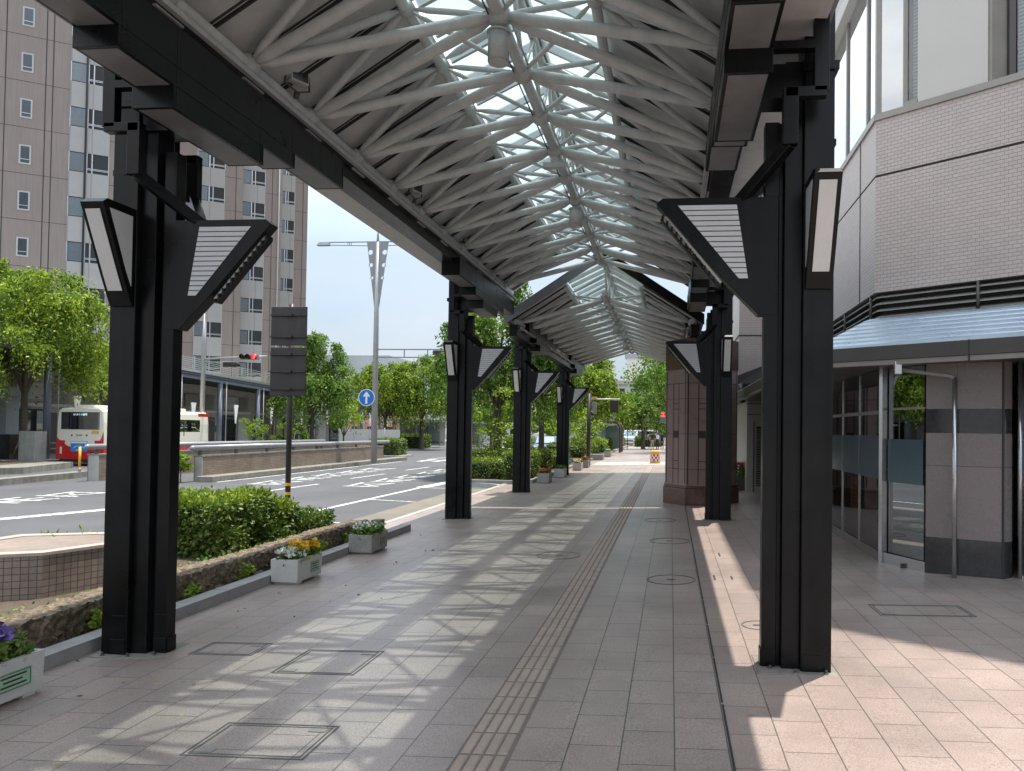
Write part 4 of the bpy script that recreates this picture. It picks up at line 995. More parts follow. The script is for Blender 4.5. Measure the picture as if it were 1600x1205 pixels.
# direction sign seen from behind
t = thing('road_sign', 'pair of stacked brown road signs seen from behind on a brown post', 'road sign', (-7.55, 13.95, -.1))
b = MB(); b.tube([(0, 0, -.2), (0, 0, 4.33)], .052, 14); b.build('post', M['brown'], t)
for z0, z1 in ((3.50, 4.27), (2.50, 3.46)):
    b = MB(); b.box(-.38, .37, -.09, -.065, z0, z1); pn = b.build('sign_panel', M['brown'], t, .012)
    r_ = MB()
    for z in (z0+.17, z1-.17) if z1-z0 < .9 else (z0+.14, (z0+z1)/2, z1-.14): r_.box(-.37, .36, -.13, -.091, z-.015, z+.015); r_.box(-.09, .09, -.16, .06, z-.02, z+.02)
    r_.build('stiffener', M['brown'], pn)
b = MB(); b.tube([(0, 0, .54), (0, 0, .60)], .055, 14, False); b.tube([(0, 0, .72), (0, 0, .78)], .055, 14, False); b.build('yellow_band', M['yellow'], t)
# ================================================================== ACROSS THE ROAD
# ramp walls with pipe rails
def ramp_wall(name, x0, x1, y0, y1, ztop, lab, kerb, posts, rail_lab, ry0, ry1):
    t = thing(name, lab, 'wall', ((x0+x1)/2, y0, rz(x0)))
    a = (x1-x0)/2; h = ztop - rz(x0)
    b = MB(); b.box(-a, a, 0, y1-y0, -.1, h-.06); b.build('tiled_wall', M['walltile'], t)
    b = MB(); b.box(-a-.02, a+.02, -.02, y1-y0+.02, h-.058, h); b.build('coping', M['conc_dark'], t)
    b = MB(); b.box(-a+.06, a+.004, -.025, .0, -.1, h-.06); b.build('end_face', M['concrete'], t)
    if kerb: b = MB(); b.box(a+.002, a+.62, -.35, y1-y0+2.4, -.1, .22); b.build('kerb_step', M['conc_dark'], t, .02)
    r_ = thing('pipe_rail', rail_lab, 'handrail', ((x0+x1)/2, ry0, ztop))
    b = MB(); b.tube([(0, 0, .27), (0, ry1-ry0, .22)], .105, 16); b.ball((0, 0, .27), .104, 12, 8); b.build('rail_pipe', M['railgrey'], r_)
    n = posts
    for k in range(n):
        y = .45 + k*(ry1-ry0-.6)/(n-1); b = MB(); b.box(-.05, .05, y-.05, y+.05, 0, .2); b.build('rail_post', M['bronze'], r_)
ramp_wall('ramp_wall', -17.62, -17.28, 25.75, 43.0, .66, 'long brown tiled ramp wall with a kerb step along the middle of the road', True, 9, 'thick grey pipe rail along the top of the nearer ramp wall', 25.4, 44.2)
ramp_wall('ramp_wall', -21.5, -21.05, 25.3, 43.0, .66, 'farther brown tiled ramp wall with a pale concrete end, partly behind the near left column', False, 9, 'thick grey pipe rail on the farther ramp wall with the pale concrete end', 25.0, 43.5)
b = MB(); b.box(-21.0, -17.65, 42.7, 43.0, -.4, .66); tag(b.build('cross_wall', M['walltile']), 'short cross wall closing the far end of the ramp between the two pipe rails', 'wall')
# kerbed island and pavement in front of the bus bay
b = MB(); b.prism([(-21.3, 12), (-20.9, 12), (-22.9, 26.3), (-23.3, 27.6), (-23.7, 27.6)], -.6, -.12); b.prism([(-33, 25.8), (-27.4, 27.9), (-27.1, 28.5), (-28.8, 33.0), (-31.6, 33.5), (-46, 33.6), (-46, 25.8)], -.6, -.10); b.struct('kerb', M['conc_dark'])
b = MB(); b.prism([(-70, 33.65), (-31.8, 33.65), (-31.9, 50), (-31.0, 120), (-70, 120)], -.6, -.16); b.struct('pavement', M['concrete'])
b = MB(); b.prism([(-34, 27), (-29.2, 28.4), (-30, 32.4), (-44, 32.6), (-44, 27)], -.2, -.085); b.struct('soil_strip', M['soil'])
hedge('hedge', -37.5, -29.6, 28.2, 29.6, -.1, .50, 'low hedge on the island left of the bus, in front of the big left tree', 'hedges across the road', 41, 5000, .12, mats=('hedge_d', 'hedge_d'))
t = thing('bollard_post', 'thin yellow plastic marker post on the kerb in front of the bus', 'bollard', (-23.2, 26.9, -.12))
b = MB(); b.cyl(0, 0, .16, .98, .045, 12); b.build('yellow_tube', M['yellow'], t); b = MB(); b.cyl(0, 0, -.02, .16, .055, 12); b.build('base', M['railgrey'], t)
b = MB(); b.box(-.45, .45, -.35, .35, -.3, 1.35); o = b.build('concrete_block', M['concrete'], None, .02); o.location = (-31.9, 34.0, 0); tag(o, 'grey concrete slab standing between the left tree and the bus', 'block')
# red striped barrier with a plant at the ramp end
t = thing('road_barrier', 'red and white striped barrier fence at the near end of the ramp wall', 'barrier', (-18.4, 25.0, rz(-18.4)))
b = MB(); b.box(-.55, .5, -.03, .03, .55, .75); b.box(-.55, .5, -.03, .03, .12, .3); b.build('red_board', M['red'], t)
b = MB()
for x in (-.45, .1, .42): b.bar((x, -.035, .1), (x+.14, -.035, .78), .09, .01, (0, 1, 0))
b.build('white_stripe', M['whitep'], t); b = MB(); b.bar((-.5, 0, 0), (-.42, 0, .85), .04, .04); b.bar((.46, 0, 0), (.40, 0, .85), .04, .04); b.build('leg', M['steel'], t)
broad_tree('shrub', -17.75, 25.2, -.3, 1.15, .42, 'pale green leafy shrub growing beside the striped barrier', 'shrubs near the ramp', 51, 900, .13, 'leaf_y', .02, .62, .42, 12)
broad_tree('shrub', -19.3, 25.6, -.3, 3.9, .75, 'tall thin yellow-leaved sapling just right of the near left column', 'shrubs near the ramp', 52, 420, .17, 'leaf_y', .02, .55, .45, 16)
# hedges and small trees on the far islands
hedge('hedge', -21.0, -18.9, 49.6, 51.3, -.33, .86, 'neat block of clipped hedge on a kerb at the end of the ramp rail', 'hedges across the road', 42, 5200, .12)
b = MB(); b.box(-21.3, -18.5, 49.1, 51.6, -.5, -.18); b.struct('kerb', M['concrete'])
hedge('hedge', -27.5, -24.2, 70.0, 72.5, -.25, .95, 'long low hedge behind the hedge block, under the twin weeping trees', 'hedges across the road', 43, 4200, .16)
hedge('hedge', -16.0, -13.4, 70, 72, -.2, .9, 'yellow-green hedge seen just right of the second left column', 'hedges across the road', 44, 3000, .16, mats=('hedge_y', 'hedge_y'))
b = MB(); b.prism([(-17, 68.6), (-12.3, 68.2), (-11.0, 74), (-17, 75)], -.5, -.12); b.struct('kerb', M['concrete'])
for i, (x, y, h, r_, s) in enumerate(((-28.8, 48.5, 2.75, .95, 61), (-27.5, 50.2, 2.5, .8, 62), (-26.9, 51.2, 2.3, .7, 63))):
    broad_tree('shrub', x, y, -.3, h, r_, ('flowering shrub behind the pipe rails, tallest of the three below the white banners', 'flowering shrub behind the pipe rails, middle one of three', 'flowering shrub behind the pipe rails, smallest and nearest the sign post')[i], 'flowering shrubs behind the rails', s, 900, .16, 'leaf_y', .03, .6, .42, 14)

# ------------------------------------------------------------------ weeping street trees
WT = 'weeping street trees'
weeping_tree(-33.0, 34.6, -.1, 10.6, 3.6, 'big sunlit weeping tree left of the bus, its trunk staked', WT, 71, 2100, 26, .20, 'leaf_w', .17, 3.6, .25, True)
weeping_tree(-33.6, 30.0, -.1, 9.0, 2.6, 'weeping tree cut by the left edge of the photo, in front of the staked one', WT, 72, 1300, 26, .20, 'leaf_w', .15, 3.2, .34)
weeping_tree(-24.6, 48.5, -.3, 8.5, 2.5, 'weeping tree behind the brown road signs', WT, 73, 1000, 26, .22, 'leaf_w2', .14, 3.8, .2)
weeping_tree(-26.4, 66, -.2, 8.6, 2.9, 'left one of the twin weeping trees behind the street lamp pole', WT, 74, 900, 24, .27, 'leaf_w', .15, 3.4, .3)
weeping_tree(-23.6, 68, -.2, 9.1, 2.9, 'right one of the twin weeping trees behind the street lamp pole', WT, 75, 900, 24, .27, 'leaf_w', .2, 3.4, .3)
weeping_tree(-7.5, 31.4, -.05, 8.6, 2.4, 'tall dense weeping tree behind the second and third left columns', WT, 76, 1700, 28, .19, 'leaf_w2', .2, 3.9, .36)
weeping_tree(-7.0, 39.5, -.05, 8.6, 1.9, 'weeping tree just behind the third left column, farther along the bed', WT, 77, 1000, 26, .21, 'leaf_w2', .16, 3.6, .34)
weeping_tree(-5.9, 54, -.1, 7.4, 2.2, 'weeping tree behind the brown traffic post', WT, 78, 900, 26, .24, 'leaf_w', .15, 3.0, .42)
weeping_tree(-2.7, 72, -.1, 6.0, 2.3, 'fern-like weeping tree at the far end of the walkway, left of the granite pillar', WT, 79, 600, 24, .30, 'leaf_w2', .2, 2.8, .2)
broad_tree('street_tree', .1, 60, -.05, 9.2, 3.6, 'broad-leaved tree with dark layered crown beside the granite pillar', 'street trees', 81, 9000, .24, 'leaf_b', .17, .66, .36, 34)
broad_tree('street_tree', -21.3, 86, -.2, 6.2, 2.6, 'round bright green tree left of the second left column, far away', 'street trees', 82, 3800, .32, 'leaf_b', .15, .6, .42, 26)
broad_tree('street_tree', -14.2, 80, -.2, 6.0, 2.2, 'pale green tree seen right of the second left column', 'street trees', 83, 3600, .32, 'leaf_y', .15, .55, .42, 24)
broad_tree('small_tree', -24.4, 53, -.3, 4.3, 1.5, 'small round-headed tree left of the blue arrow sign', 'street trees', 84, 2200, .22, 'leaf_y', .06, .72, .27, 18)
broad_tree('multi_stem_shrub', -6.9, 28.6, -.05, 4.0, 1.3, 'thin multi-stemmed shrub with pale leaves in front of the tall weeping tree', 'street trees', 85, 1500, .13, 'leaf_y', .035, .55, .42, 22, 4)
broad_tree('multi_stem_shrub', -5.3, 46, -.05, 3.4, 1.4, 'pale flowering shrub between the farthest left column and the traffic post', 'street trees', 86, 900, .17, 'leaf_y', .03, .5, .45, 22, 4)
broad_tree('street_tree', -2, 105, -.1, 12, 6, 'distant green tree closing the end of the street on the right', 'distant trees', 87, 3800, .5, 'leaf_b', .2, .55, .42, 28)
broad_tree('street_tree', -13, 108, -.1, 9, 4.5, 'distant yellow-green tree closing the end of the street on the left', 'distant trees', 88, 3200, .5, 'leaf_y', .2, .5, .45, 26)
broad_tree('street_tree', -24.5, 100, -.1, 9, 5, 'distant green tree behind the bus station booth', 'distant trees', 89, 3200, .5, 'leaf_b', .2, .5, .45, 26)
broad_tree('street_tree', 2.5, 95, -.1, 8, 4.2, 'distant dark tree hidden mostly by the granite pillar', 'distant trees', 90, 2600, .45, 'leaf_b', .2, .5, .45, 24)
# planting bed hedges beyond the lay-by
HB = 'clipped hedges along the walkway bed'
hedge('hedge', -7.9, -6.1, 26.2, 27.9, -.03, .62, 'low front hedge with yellow-green tips at the rounded end of the bed', HB, 45, 5200, .085)
hedge('hedge', -7.9, -5.15, 28.0, 31.5, -.03, .86, 'taller hedge behind the low front one, left of the third column', HB, 46, 9000, .095)
hedge('hedge', -5.95, -5.1, 25.9, 27.4, -.03, .90, 'upright hedge block just right of the third left column', HB, 47, 4200, .085)
hedge('hedge', -7.9, -5.2, 33.5, 37.5, -.03, .62, 'hedge of yellow-green leaves behind the far planters', HB, 48, 7000, .11)
b = MB(); b.prism([(-8.2, 44.0), (-4.9, 44.0), (-4.75, 44.5), (-4.75, 86), (-8.2, 86)], -.5, .05); b.struct('kerb', M['kerb'])
b = MB(); b.box(-8.0, -4.95, 44.3, 85.8, -.1, .06); b.struct('soil_strip', M['soil'])
for i, (y, l, h, x1) in enumerate(((44.6, 4.0, .82, -5.2), (50.5, 3.4, .95, -5.2), (56, 3.2, 1.0, -5.1), (61.5, 3.2, .95, -5.1), (68, 5, .9, -5.1), (76, 6, .9, -5.1))):
    hedge('hedge', -7.6, x1, y, y+l, .05, h, ('hedge block at the near corner of the far bed', 'second hedge block along the far bed', 'third hedge block along the far bed, in front of the glass shelter', 'fourth hedge block along the far bed, by the glass shelter', 'fifth hedge block along the far bed, yellow-green', 'last hedge block along the far bed, nearest the white vans')[i], HB, 100+i, 3600, .14, mats=('hedge_d', 'hedge_y' if i % 2 else 'hedge_d'))
hedge('hedge', -3.9, -1.2, 82, 84, -.05, .95, 'dark hedge around the foot of the fern-like weeping tree', HB, 110, 3000, .2, mats=('hedge_d', 'hedge_d'))
b = MB(); b.prism([(-5.6, 44.8), (-4.2, 45.6), (-4.2, 46.6), (-5.6, 46.6)], -.08, .26); tag(b.build('stone_trough', M['kerb']), 'low grey stone trough at the corner beyond the side street', 'trough')

# ------------------------------------------------------------------ apartment tower
tw = thing('apartment_tower', 'tall grey-brown apartment tower with balcony bays, filling the upper left', 'building', (0, 0, 0))
TD = Vector((.835, .55, 0)); TN = Vector((.55, -.835, 0))
FH = 3.0
def block(p0, w, depth, z1=46, z0=-.5, nm='wall_block', m='conc_tower'):
    p = Vector((*p0, 0)); a = p; b_ = p+TD*w; c = b_-TN*depth; d = p-TN*depth
    mb = MB(); mb.prism([(q.x, q.y) for q in (a, b_, c, d)], z0, z1); return mb.build(nm, M[m], tw)
def onface(p0, u0, u1, z0, z1, out, th, nm, mat, par):
    p = Vector((*p0, 0)); a = p+TD*u0+TN*out; b_ = p+TD*u1+TN*out
    mb = MB(); mb.prism([(q.x, q.y) for q in (a, b_, b_-TN*th, a-TN*th)], z0, z1); return mb.build(nm, M[mat], par)
def tower_face(p0, w, bays, wins, ph, joints, depth=14):
    wl = block(p0, w, depth)
    lo = MB(); p = Vector((*p0, 0))
    for k in range(15):                                       # storey joints
        z = ph - .62 + k*FH
        a = p+TN*.004; b_ = p+TD*w+TN*.004; lo.prism([(q.x, q.y) for q in (a, b_, b_-TN*.01, a-TN*.01)], z, z+.03)
    for u in joints:
        a = p+TD*u+TN*.01; b_ = p+TD*(u+.05)+TN*.01; lo.prism([(q.x, q.y) for q in (a, b_, b_-TN*.02, a-TN*.02)], -.5, 46)
    lo.build('panel_joints', M['seam'], wl)
    for u0, u1 in bays:                                       # balcony bays: pale spandrel below, glazing above
        for k in range(15):
            z = ph + k*FH
            if z > 44: continue
            sp = onface(p0, u0, u1, z-FH+1.32, z+.0, .05, .2, 'spandrel', 'tower_bay', wl)
            bk = onface(p0, u0, u1, z+.002, z+1.316, .012, .03, 'window', 'dark', wl)
            g = onface(p0, u0+.04, u0+(u1-u0)*.42, z+.06, z+1.27, .032, .006, 'pane', 'winglass2', bk)
            cu = onface(p0, u0+.06, u0+(u1-u0)*.38, z+.06, z+1.25, .022, .008, 'curtain', ('bwhite', 'beige', 'frame_grey')[(k*7+int(u0*3)) % 3], bk)
            f = MB()
            for uu, ww in ((u0, .05), (u0+(u1-u0)*.42, .09), (u0+(u1-u0)*.56, .07), (u1-.05, .05)):
                a = p+TD*uu+TN*.04; b_ = p+TD*(uu+ww)+TN*.04; f.prism([(q.x, q.y) for q in (a, b_, b_-TN*.05, a-TN*.05)], z+.002, z+1.316)
            for zz in (z+.28, z+.20): 
                a = p+TD*(u0+(u1-u0)*.45)+TN*.055; b_ = p+TD*u1+TN*.055; f.prism([(q.x, q.y) for q in (a, b_, b_-TN*.03, a-TN*.03)], zz, zz+.04)
            f.build('frame', M['alu'], bk)
    for u0, u1 in wins:                                       # single bathroom windows
        for k in range(15):
            z = ph + k*FH
            if z > 44: continue
            f = onface(p0, u0, u1, z, z+1.25, .03, .05, 'window', 'frame_grey', wl)
            g = onface(p0, u0+.09, u1-.09, z+.1, z+1.16, .034, .02, 'pane', 'dark', f)
            g = onface(p0, u0+.09, u1-.09, z+.1, z+1.16, .05, .012, 'pane_glass', 'winglass2', f)
            g = onface(p0, u0+.09, u1-.09, z+.30, z+.34, .056, .02, 'rail', 'alu', f)
    return wl
pA = Vector((-41.8, 43.3, 0)) - TD*6
tower_face((pA.x, pA.y), 11.6, [(8.35, 10.6)], [(5.72, 6.36)], 12.47-FH*4, (4.9, 7.0, 7.38, 9.25))
pC = Vector((-41.55, 60.3, 0)) - TD*9.0
tower_face((pC.x, pC.y), 12.6, [(8.95, 11.15), (3.0, 5.2)], [], 9.5-FH*3, (1.0, 7.4, 12.0))
pD = Vector((-40.0, 64.4, 0)) - TD*1.7
tower_face((pD.x, pD.y), 5.2, [(1.65, 3.72)], [], 12.3-FH*4, (.7, 4.3), 10)
pE = Vector((-40.3, 71.4, 0)) - TD*1.0
tower_face((pE.x, pE.y), 3.8, [(.95, 2.55)], [], 18.6-FH*6, (3.3,), 10)
for p_, u in ((pA, 9.27), (pD, 4.9)):
    q = p_ + TD*u + TN*.12; b = MB(); b.cyl(q.x, q.y, -.4, 46, .06, 8); b.build('drain_pipe', M['bwhite' if u < 6 else 'seam'], tw)

# ------------------------------------------------------------------ arcade across the road
ar = thing('shopping_arcade', 'long grey-roofed arcade with blue-grey posts along the far pavement', 'arcade', (0, 0, 0))
AX = -33.2
za = lambda y: 5.75 - .036*(y-38)
def slab(x0, x1, y0, y1, d0, d1, nm, mat):
    b = MB(); b.hexa([(x0, y0, za(y0)+d0), (x1, y0, za(y0)+d0), (x1, y1, za(y1)+d0), (x0, y1, za(y1)+d0), (x0, y0, za(y0)+d1), (x1, y0, za(y0)+d1), (x1, y1, za(y1)+d1), (x0, y1, za(y1)+d1)]); return b.build(nm, M[mat], ar)
slab(-42, AX+.5, 24, 84, .0, .12, 'roof', 'bgrey'); slab(AX+.5, AX+.62, 24, 84, -.02, .16, 'gutter', 'alu'); slab(AX+.1, AX+.3, 24, 84, -.42, -.02, 'beam', 'navypost')
slab(AX+.35, AX+.45, 24, 84, -.16, -.02, 'eaves_board', 'navypost'); slab(-41, AX+.1, 24, 84, -.08, -.02, 'soffit', 'seam')
slab(AX-.1, AX+.45, 24, 44, .17, .42, 'green_edge', 'teal')
for k in range(12):
    y = 26 + k*5.0; b = MB(); b.cyl(AX+.2, y, -.2, za(y)-.4, .17, 14); b.build('post', M['navypost'], ar)
    b = MB(); b.extrude([(AX+.35, y+1.5, 3.3), (AX+.35, y+2.05, 3.3), (AX+.35, y+1.78, 1.9), (AX+.35, y+1.68, 1.9)], (.05, 0, 0)); b.build('banner', M['whitep'], ar)
    b = MB(); b.cyl(AX+.42, y+.45, -.2, za(y)-.3, .035, 8); b.build('downpipe', M['post'], ar)
b = MB()
for k in range(9):
    for q in range(6): 
        y0, y1 = 40+k*4.6, 40+k*4.6+4.5; zz = .45+q*.14
        b.bar((AX-.6, y0, za(y0)+zz), (AX-.6, y1, za(y1)+zz), .03, .04)
    b.bar((AX-.6, y0, za(y0)+.1), (AX-.6, y0, za(y0)+1.3), .06, .06); b.box(AX-.57, AX-.54, y0+1, y0+1.25, za(y0)+.35, za(y0)+1.15)
b.build('roof_rail', M['alu'], ar)
sh = thing('shop_row', 'row of low beige shops with shutters behind the arcade posts', 'building', (0, 0, 0))
b = MB(); b.box(-48, -38.2, 22, 84, -.4, 5.0); b.build('wall', M['shop'], sh)
g = random.Random(3)
for k in range(12):
    y = 24+k*5; b = MB(); b.box(-38.19, -38.1, y+.3, y+2.3, -.1, 2.6); f = b.build('shop_window', M['dark'], sh); MB().box(-38.09, -38.07, y+.35, y+2.25, .3, 2.5).build('pane', M['winglass2'], f)
    b = MB(); b.box(-38.19, -38.0, y+.2, y+4.4, 2.75, 2.95); b.build('ledge', M['bwhite'], sh)
    b = MB(); b.box(-38.19, -38.12, y+2.7, y+4.3, -.1, 2.4); b.build('shutter' if k % 2 else 'door', M['bwhite' if k % 3 else 'bronze'], sh)
    b = MB(); b.box(-38.19, -38.05, y+.4, y+2.2, 3.2, 4.2); b.build('sign_panel', M['beige' if k % 2 else 'bronze_lt'], sh)
    b = MB()
    for q in range(9): b.box(-38.19, -38.1, y+2.8, y+4.2, 3.1+q*.13, 3.16+q*.13)
    b.build('vent_slats', M['railgrey'], sh)
t = thing('stone_pillar', 'dark stone-based grey pillar at the left edge behind the low hedge', 'pillar', (-35.0, 35.6, -.15))
MB().box(-.9, .65, -.4, .4, 0, 1.3).build('base', M['granite_dark'], t); MB().box(-.88, .4, -.38, .38, 1.3, 3.3).build('shaft', M['bgrey'], t); MB().box(-1.6, .9, -.7, .5, 3.3, 3.75).build('cap', M['bgrey'], t)
t = thing('white_handrail', 'low white tubular handrail between the stone pillar and the tree stakes', 'handrail', (-33.6, 37, -.15))
b = MB(); b.tube([(-.7, 0, 0), (-.7, 0, .8), (.6, 0, .85), (.7, 0, .75), (.7, 0, 0)], .03, 8); b.tube([(-.7, 0, .5), (.7, 0, .55)], .025, 8); b.build('rail', M['whitep'], t)
# striped hoarding and white site fence at the end of the arcade
b = MB(); b.box(-27.8, -23.6, 59.9, 60, .05, .45); o = b.build('hoarding', M['yellow']); tag(o, 'low orange and black striped hoarding behind the pipe rails', 'hoarding')
s_ = MB()
for k in range(14): s_.bar((-27.7+k*.3, 59.89, .05), (-27.55+k*.3, 59.89, .45), .12, .01, (0, 1, 0))
s_.build('stripes', M['red'], o)
t = thing('site_fence', 'white panel fence behind the striped hoarding', 'fence', (-26, 63, -.2))
for k in range(4):
    MB().box(-3.4+k*1.4, -2.05+k*1.4, -.02, .02, .3, 1.75).build('panel', M['bwhite'], t); MB().cyl(-3.43+k*1.4, 0, 0, 1.9, .03, 8).build('post', M['post'], t)
# glazed bus-station booths
def booth(x, y, w, h, lab, roof='bgrey'):
    t = thing('glass_booth', lab, 'shelter', (x, y, -.2), 0, 'glazed booths')
    MB().box(-w/2-.3, w/2+.3, -1.3, 1.3, h, h+.22).build('roof', M[roof], t)
    for sx in (-1, 0, 1):
        b = MB(); b.box(sx*w/2-.05, sx*w/2+.05, -1.05, -.95, 0, h); b.build('post', M['railgrey'], t)
    for sx in (-1, 1):
        b = MB(); b.box(sx*w/4-w/4+.06, sx*w/4+w/4-.06, -1.01, -.99, .2, h-.1); b.build('glass_pane', M['winglass2'], t)
    MB().box(-w/2, w/2, .9, 1.0, 0, h).build('back_wall', M['bwhite'], t); MB().box(-w/2, w/2, -.2, .3, .35, .45).build('bench', M['trunk'], t)
booth(-27.3, 78, 5.2, 2.6, 'wide glazed booth behind the street lamp pole')
booth(-22.6, 82, 2.4, 2.5, 'small glazed booth between the twin trees and the second left column')
# distant buildings closing the view
def bld(name, lab, x0, x1, y0, y1, z1, mat, roofmat, rows, cols, roofz=.6):
    t = thing(name, lab, 'building', ((x0+x1)/2, y0, -.5), 0, 'distant buildings')
    a = (x1-x0)/2
    MB().box(-a, a, 0, y1-y0, 0, z1).build('wall', M[mat], t); MB().box(-a-.3, a+.3, -.3, y1-y0+.3, z1, z1+roofz).build('roof', M[roofmat], t)
    for r_ in range(rows):
        for c in range(cols):
            x = -a + (c+.5)*2*a/cols; z = (r_+.35)*z1/rows; ww = a/cols*.62
            f = MB().box(x-ww, x+ww, -.06, -.002, z, z+z1/rows*.45).build('window', M['dark'], t); MB().box(x-ww+.06, x+ww-.06, -.08, -.062, z+.06, z+z1/rows*.45-.06).build('pane', M['winglass2'], f)
bld('grey_roofed_hall', 'distant hall with a deep grey metal roof behind the signs and weeping tree', -58, -44.5, 112, 130, 10.6, 'bwhite', 'bgrey', 3, 5, 2.9)
bld('brick_building', 'distant orange-brown brick building left of the twin weeping trees', -49.5, -40, 104, 111, 8.6, 'bbrick', 'bwhite', 3, 4)
bld('pale_building', 'distant pale building behind the second left column', -38, -26, 125, 140, 11.0, 'bwhite', 'bgrey', 4, 6)
bld('white_building', 'distant white corrugated building at the end of the walkway', -7.4, 3, 121, 135, 14.2, 'bwhite', 'bgrey', 1, 1)
bld('cream_building', 'distant cream house with a small dark window below the white building', -11.5, -4.2, 112, 120, 9.2, 'bwhite', 'beige', 3, 3)
bld('brick_house', 'small orange-brown house behind the white vans', -7.5, -2.5, 98, 104, 3.6, 'bbrick', 'bwhite', 1, 2)
bld('slate_roofed_house', 'distant house with a dark tiled roof behind the farthest left column', -22, -12, 128, 140, 9.4, 'bwhite', 'slate', 3, 4, 1.6)

# ------------------------------------------------------------------ bus
def wheel(par, x, y, r, w, out):
    t = MB(); t.tube([(x-w/2, y, r), (x-w/2+.03, y, r), (x+w/2-.03, y, r), (x+w/2, y, r)], [r*.9, r, r, r*.9], 22); o = t.build('wheel', M['rubber'], par)
    t = MB(); t.tube([(x+out*(w/2-.02), y, r), (x+out*(w/2+.012), y, r)], r*.58, 16); t.build('rim', M['alu'], o); return o
bus = thing('city_bus', 'cream and red city bus seen from behind, waiting beyond the near left column', 'bus', (-29.85, 34.6, rz(-30)), .03)
W2, LB = 1.27, 8.9
prof = [(-W2, .36), (-W2, 1.2), (-W2*.985, 2.2), (-W2*.94, 2.78), (-W2*.82, 2.93), (0, 2.99), (W2*.82, 2.93), (W2*.94, 2.78), (W2*.985, 2.2), (W2, 1.2), (W2, .36)]
b = MB()
def ringpts(y, k=1, dz=0): return [(x*k, y, z+dz) for x, z in prof]
b.extrude(ringpts(0), (0, LB, 0)); b.build('body', M['cream'], bus, .05)
b = MB(); lo_ = [(-W2-.008, .34), (-W2-.008, .98), (W2+.008, .98), (W2+.008, .34)]
b.extrude([(x, -.012, z) for x, z in lo_], (0, LB+.02, 0)); b.build('red_skirt', M['red'], bus)
b = MB()
for k in range(16):                                           # red sweep rising to the rear corners
    x0, x1 = -W2+.0+k*2*W2/16, -W2+(k+1)*2*W2/16; zt = lambda x: .88 + .62*abs(x/W2)**2.2
    b.poly([(x0, -.016, .36), (x1, -.016, .36), (x1, -.016, zt(x1)), (x0, -.016, zt(x0))])
b.poly([(W2-.22, -.017, 1.2), (W2-.005, -.017, 1.2), (W2-.005, -.017, 1.78), (W2-.06, -.017, 1.62)]); b.build('red_sweep', M['red'], bus)
b = MB(); b.box(-1.02, 1.02, -.03, .0, 1.86, 2.74); b.build('rear_window', M['vglass'], bus, .02)
b = MB(); b.box(-.98, .98, .02, .03, 1.9, 2.7); b.build('rear_interior', M['dark'], bus)
b = MB(); b.box(-.44, .42, -.034, -.031, 2.55, 2.68); dp = b.build('destination_display', M['seam'], bus)
text('12 さくら循環', .12, (0, -.0365, 2.61), (PI/2, 0, 0), M['display'], dp)
text('25-652', .13, (-.05, -.019, 1.56), (PI/2, 0, 0), M['ink'], bus, 'fleet_number')
for x in (-.44, .36): MB().box(x-.035, x+.035, -.02, -.012, 1.52, 1.60).build('number_mark', M['ink'], bus)
b = MB(); b.box(-.48, .40, -.022, -.012, .74, 1.26); ad = b.build('advert_panel', M['blue'], bus); MB().box(-.46, .38, -.025, -.0225, 1.15, 1.24).build('advert_header', M['whitep'], ad)
b = MB()
for k in range(9): a_ = PI*(.12+.76*k/8); b.box(-.04+.28*math.cos(a_)-.022, -.04+.28*math.cos(a_)+.022, -.025, -.0225, .86+.14*math.sin(a_), .905+.14*math.sin(a_))
b.box(-.2, .12, -.025, -.0225, .79, .83); b.build('advert_lettering', M['whitep'], ad)
for s in (-1, 1):
    b = MB(); b.box(s*.93-.13, s*.93+.13, -.035, -.012, 1.12, 1.30); b.build('tail_light', M['tail'], bus, .01)
    b = MB(); b.box(s*.95-.10, s*.95-.0, -.034, -.018, .62, .96); b.build('reflector_frame', M['cream'], bus)
b = MB(); b.box(.62, 1.0, -.022, -.012, 1.66, 1.79); st = b.build('orange_sticker', M['yellow'], bus)
b = MB(); b.box(.55, 1.0, -.03, -.012, .55, .72); pt_ = b.build('number_plate', M['seam'], bus); text('・20', .14, (.78, -.032, .635), (PI/2, 0, 0), M['whitep'], pt_)
b = MB(); b.box(-1.1, 1.1, .02, .3, .22, .36); b.build('rear_bumper', M['seam'], bus)
b = MB(); b.box(-.55, .45, .35, 2.4, 2.93, 3.12); b.build('roof_unit', M['cream'], bus, .08); MB().box(-.5, .5, 6.0, 7.8, 2.95, 3.13).build('roof_unit', M['cream'], bus, .08)
for s in (-1, 1):
    b = MB(); b.box(s*(W2-.03)-.02, s*(W2-.03)+.02, .6, LB-.9, 1.5, 2.45); sw = b.build('side_window', M['vglass'], bus); q = MB()
    for yy in (2.2, 3.6, 5.0, 6.4): q.box(s*(W2-.02)-.025, s*(W2-.02)+.025, yy, yy+.07, 1.5, 2.45)
    q.build('window_pillars', M['seam'], sw)
    for yy in (2.2, 7.0): wheel(bus, s*(W2-.14), yy, .48, .28, s)
b = MB(); b.box(-1.1, 1.1, LB, LB+.03, 1.15, 2.6); b.build('windscreen', M['vglass'], bus); MB().box(-W2*.95, W2*.95, LB-1.0, LB+.02, 2.52, 2.86).build('red_front_band', M['red'], bus)
b = MB(); b.tube([(W2, LB-.1, 2.5), (W2+.25, LB+.2, 2.45), (W2+.25, LB+.2, 2.0)], .025, 6); b.box(W2+.15, W2+.35, LB+.17, LB+.24, 1.75, 2.1); b.build('mirror', M['seam'], bus)

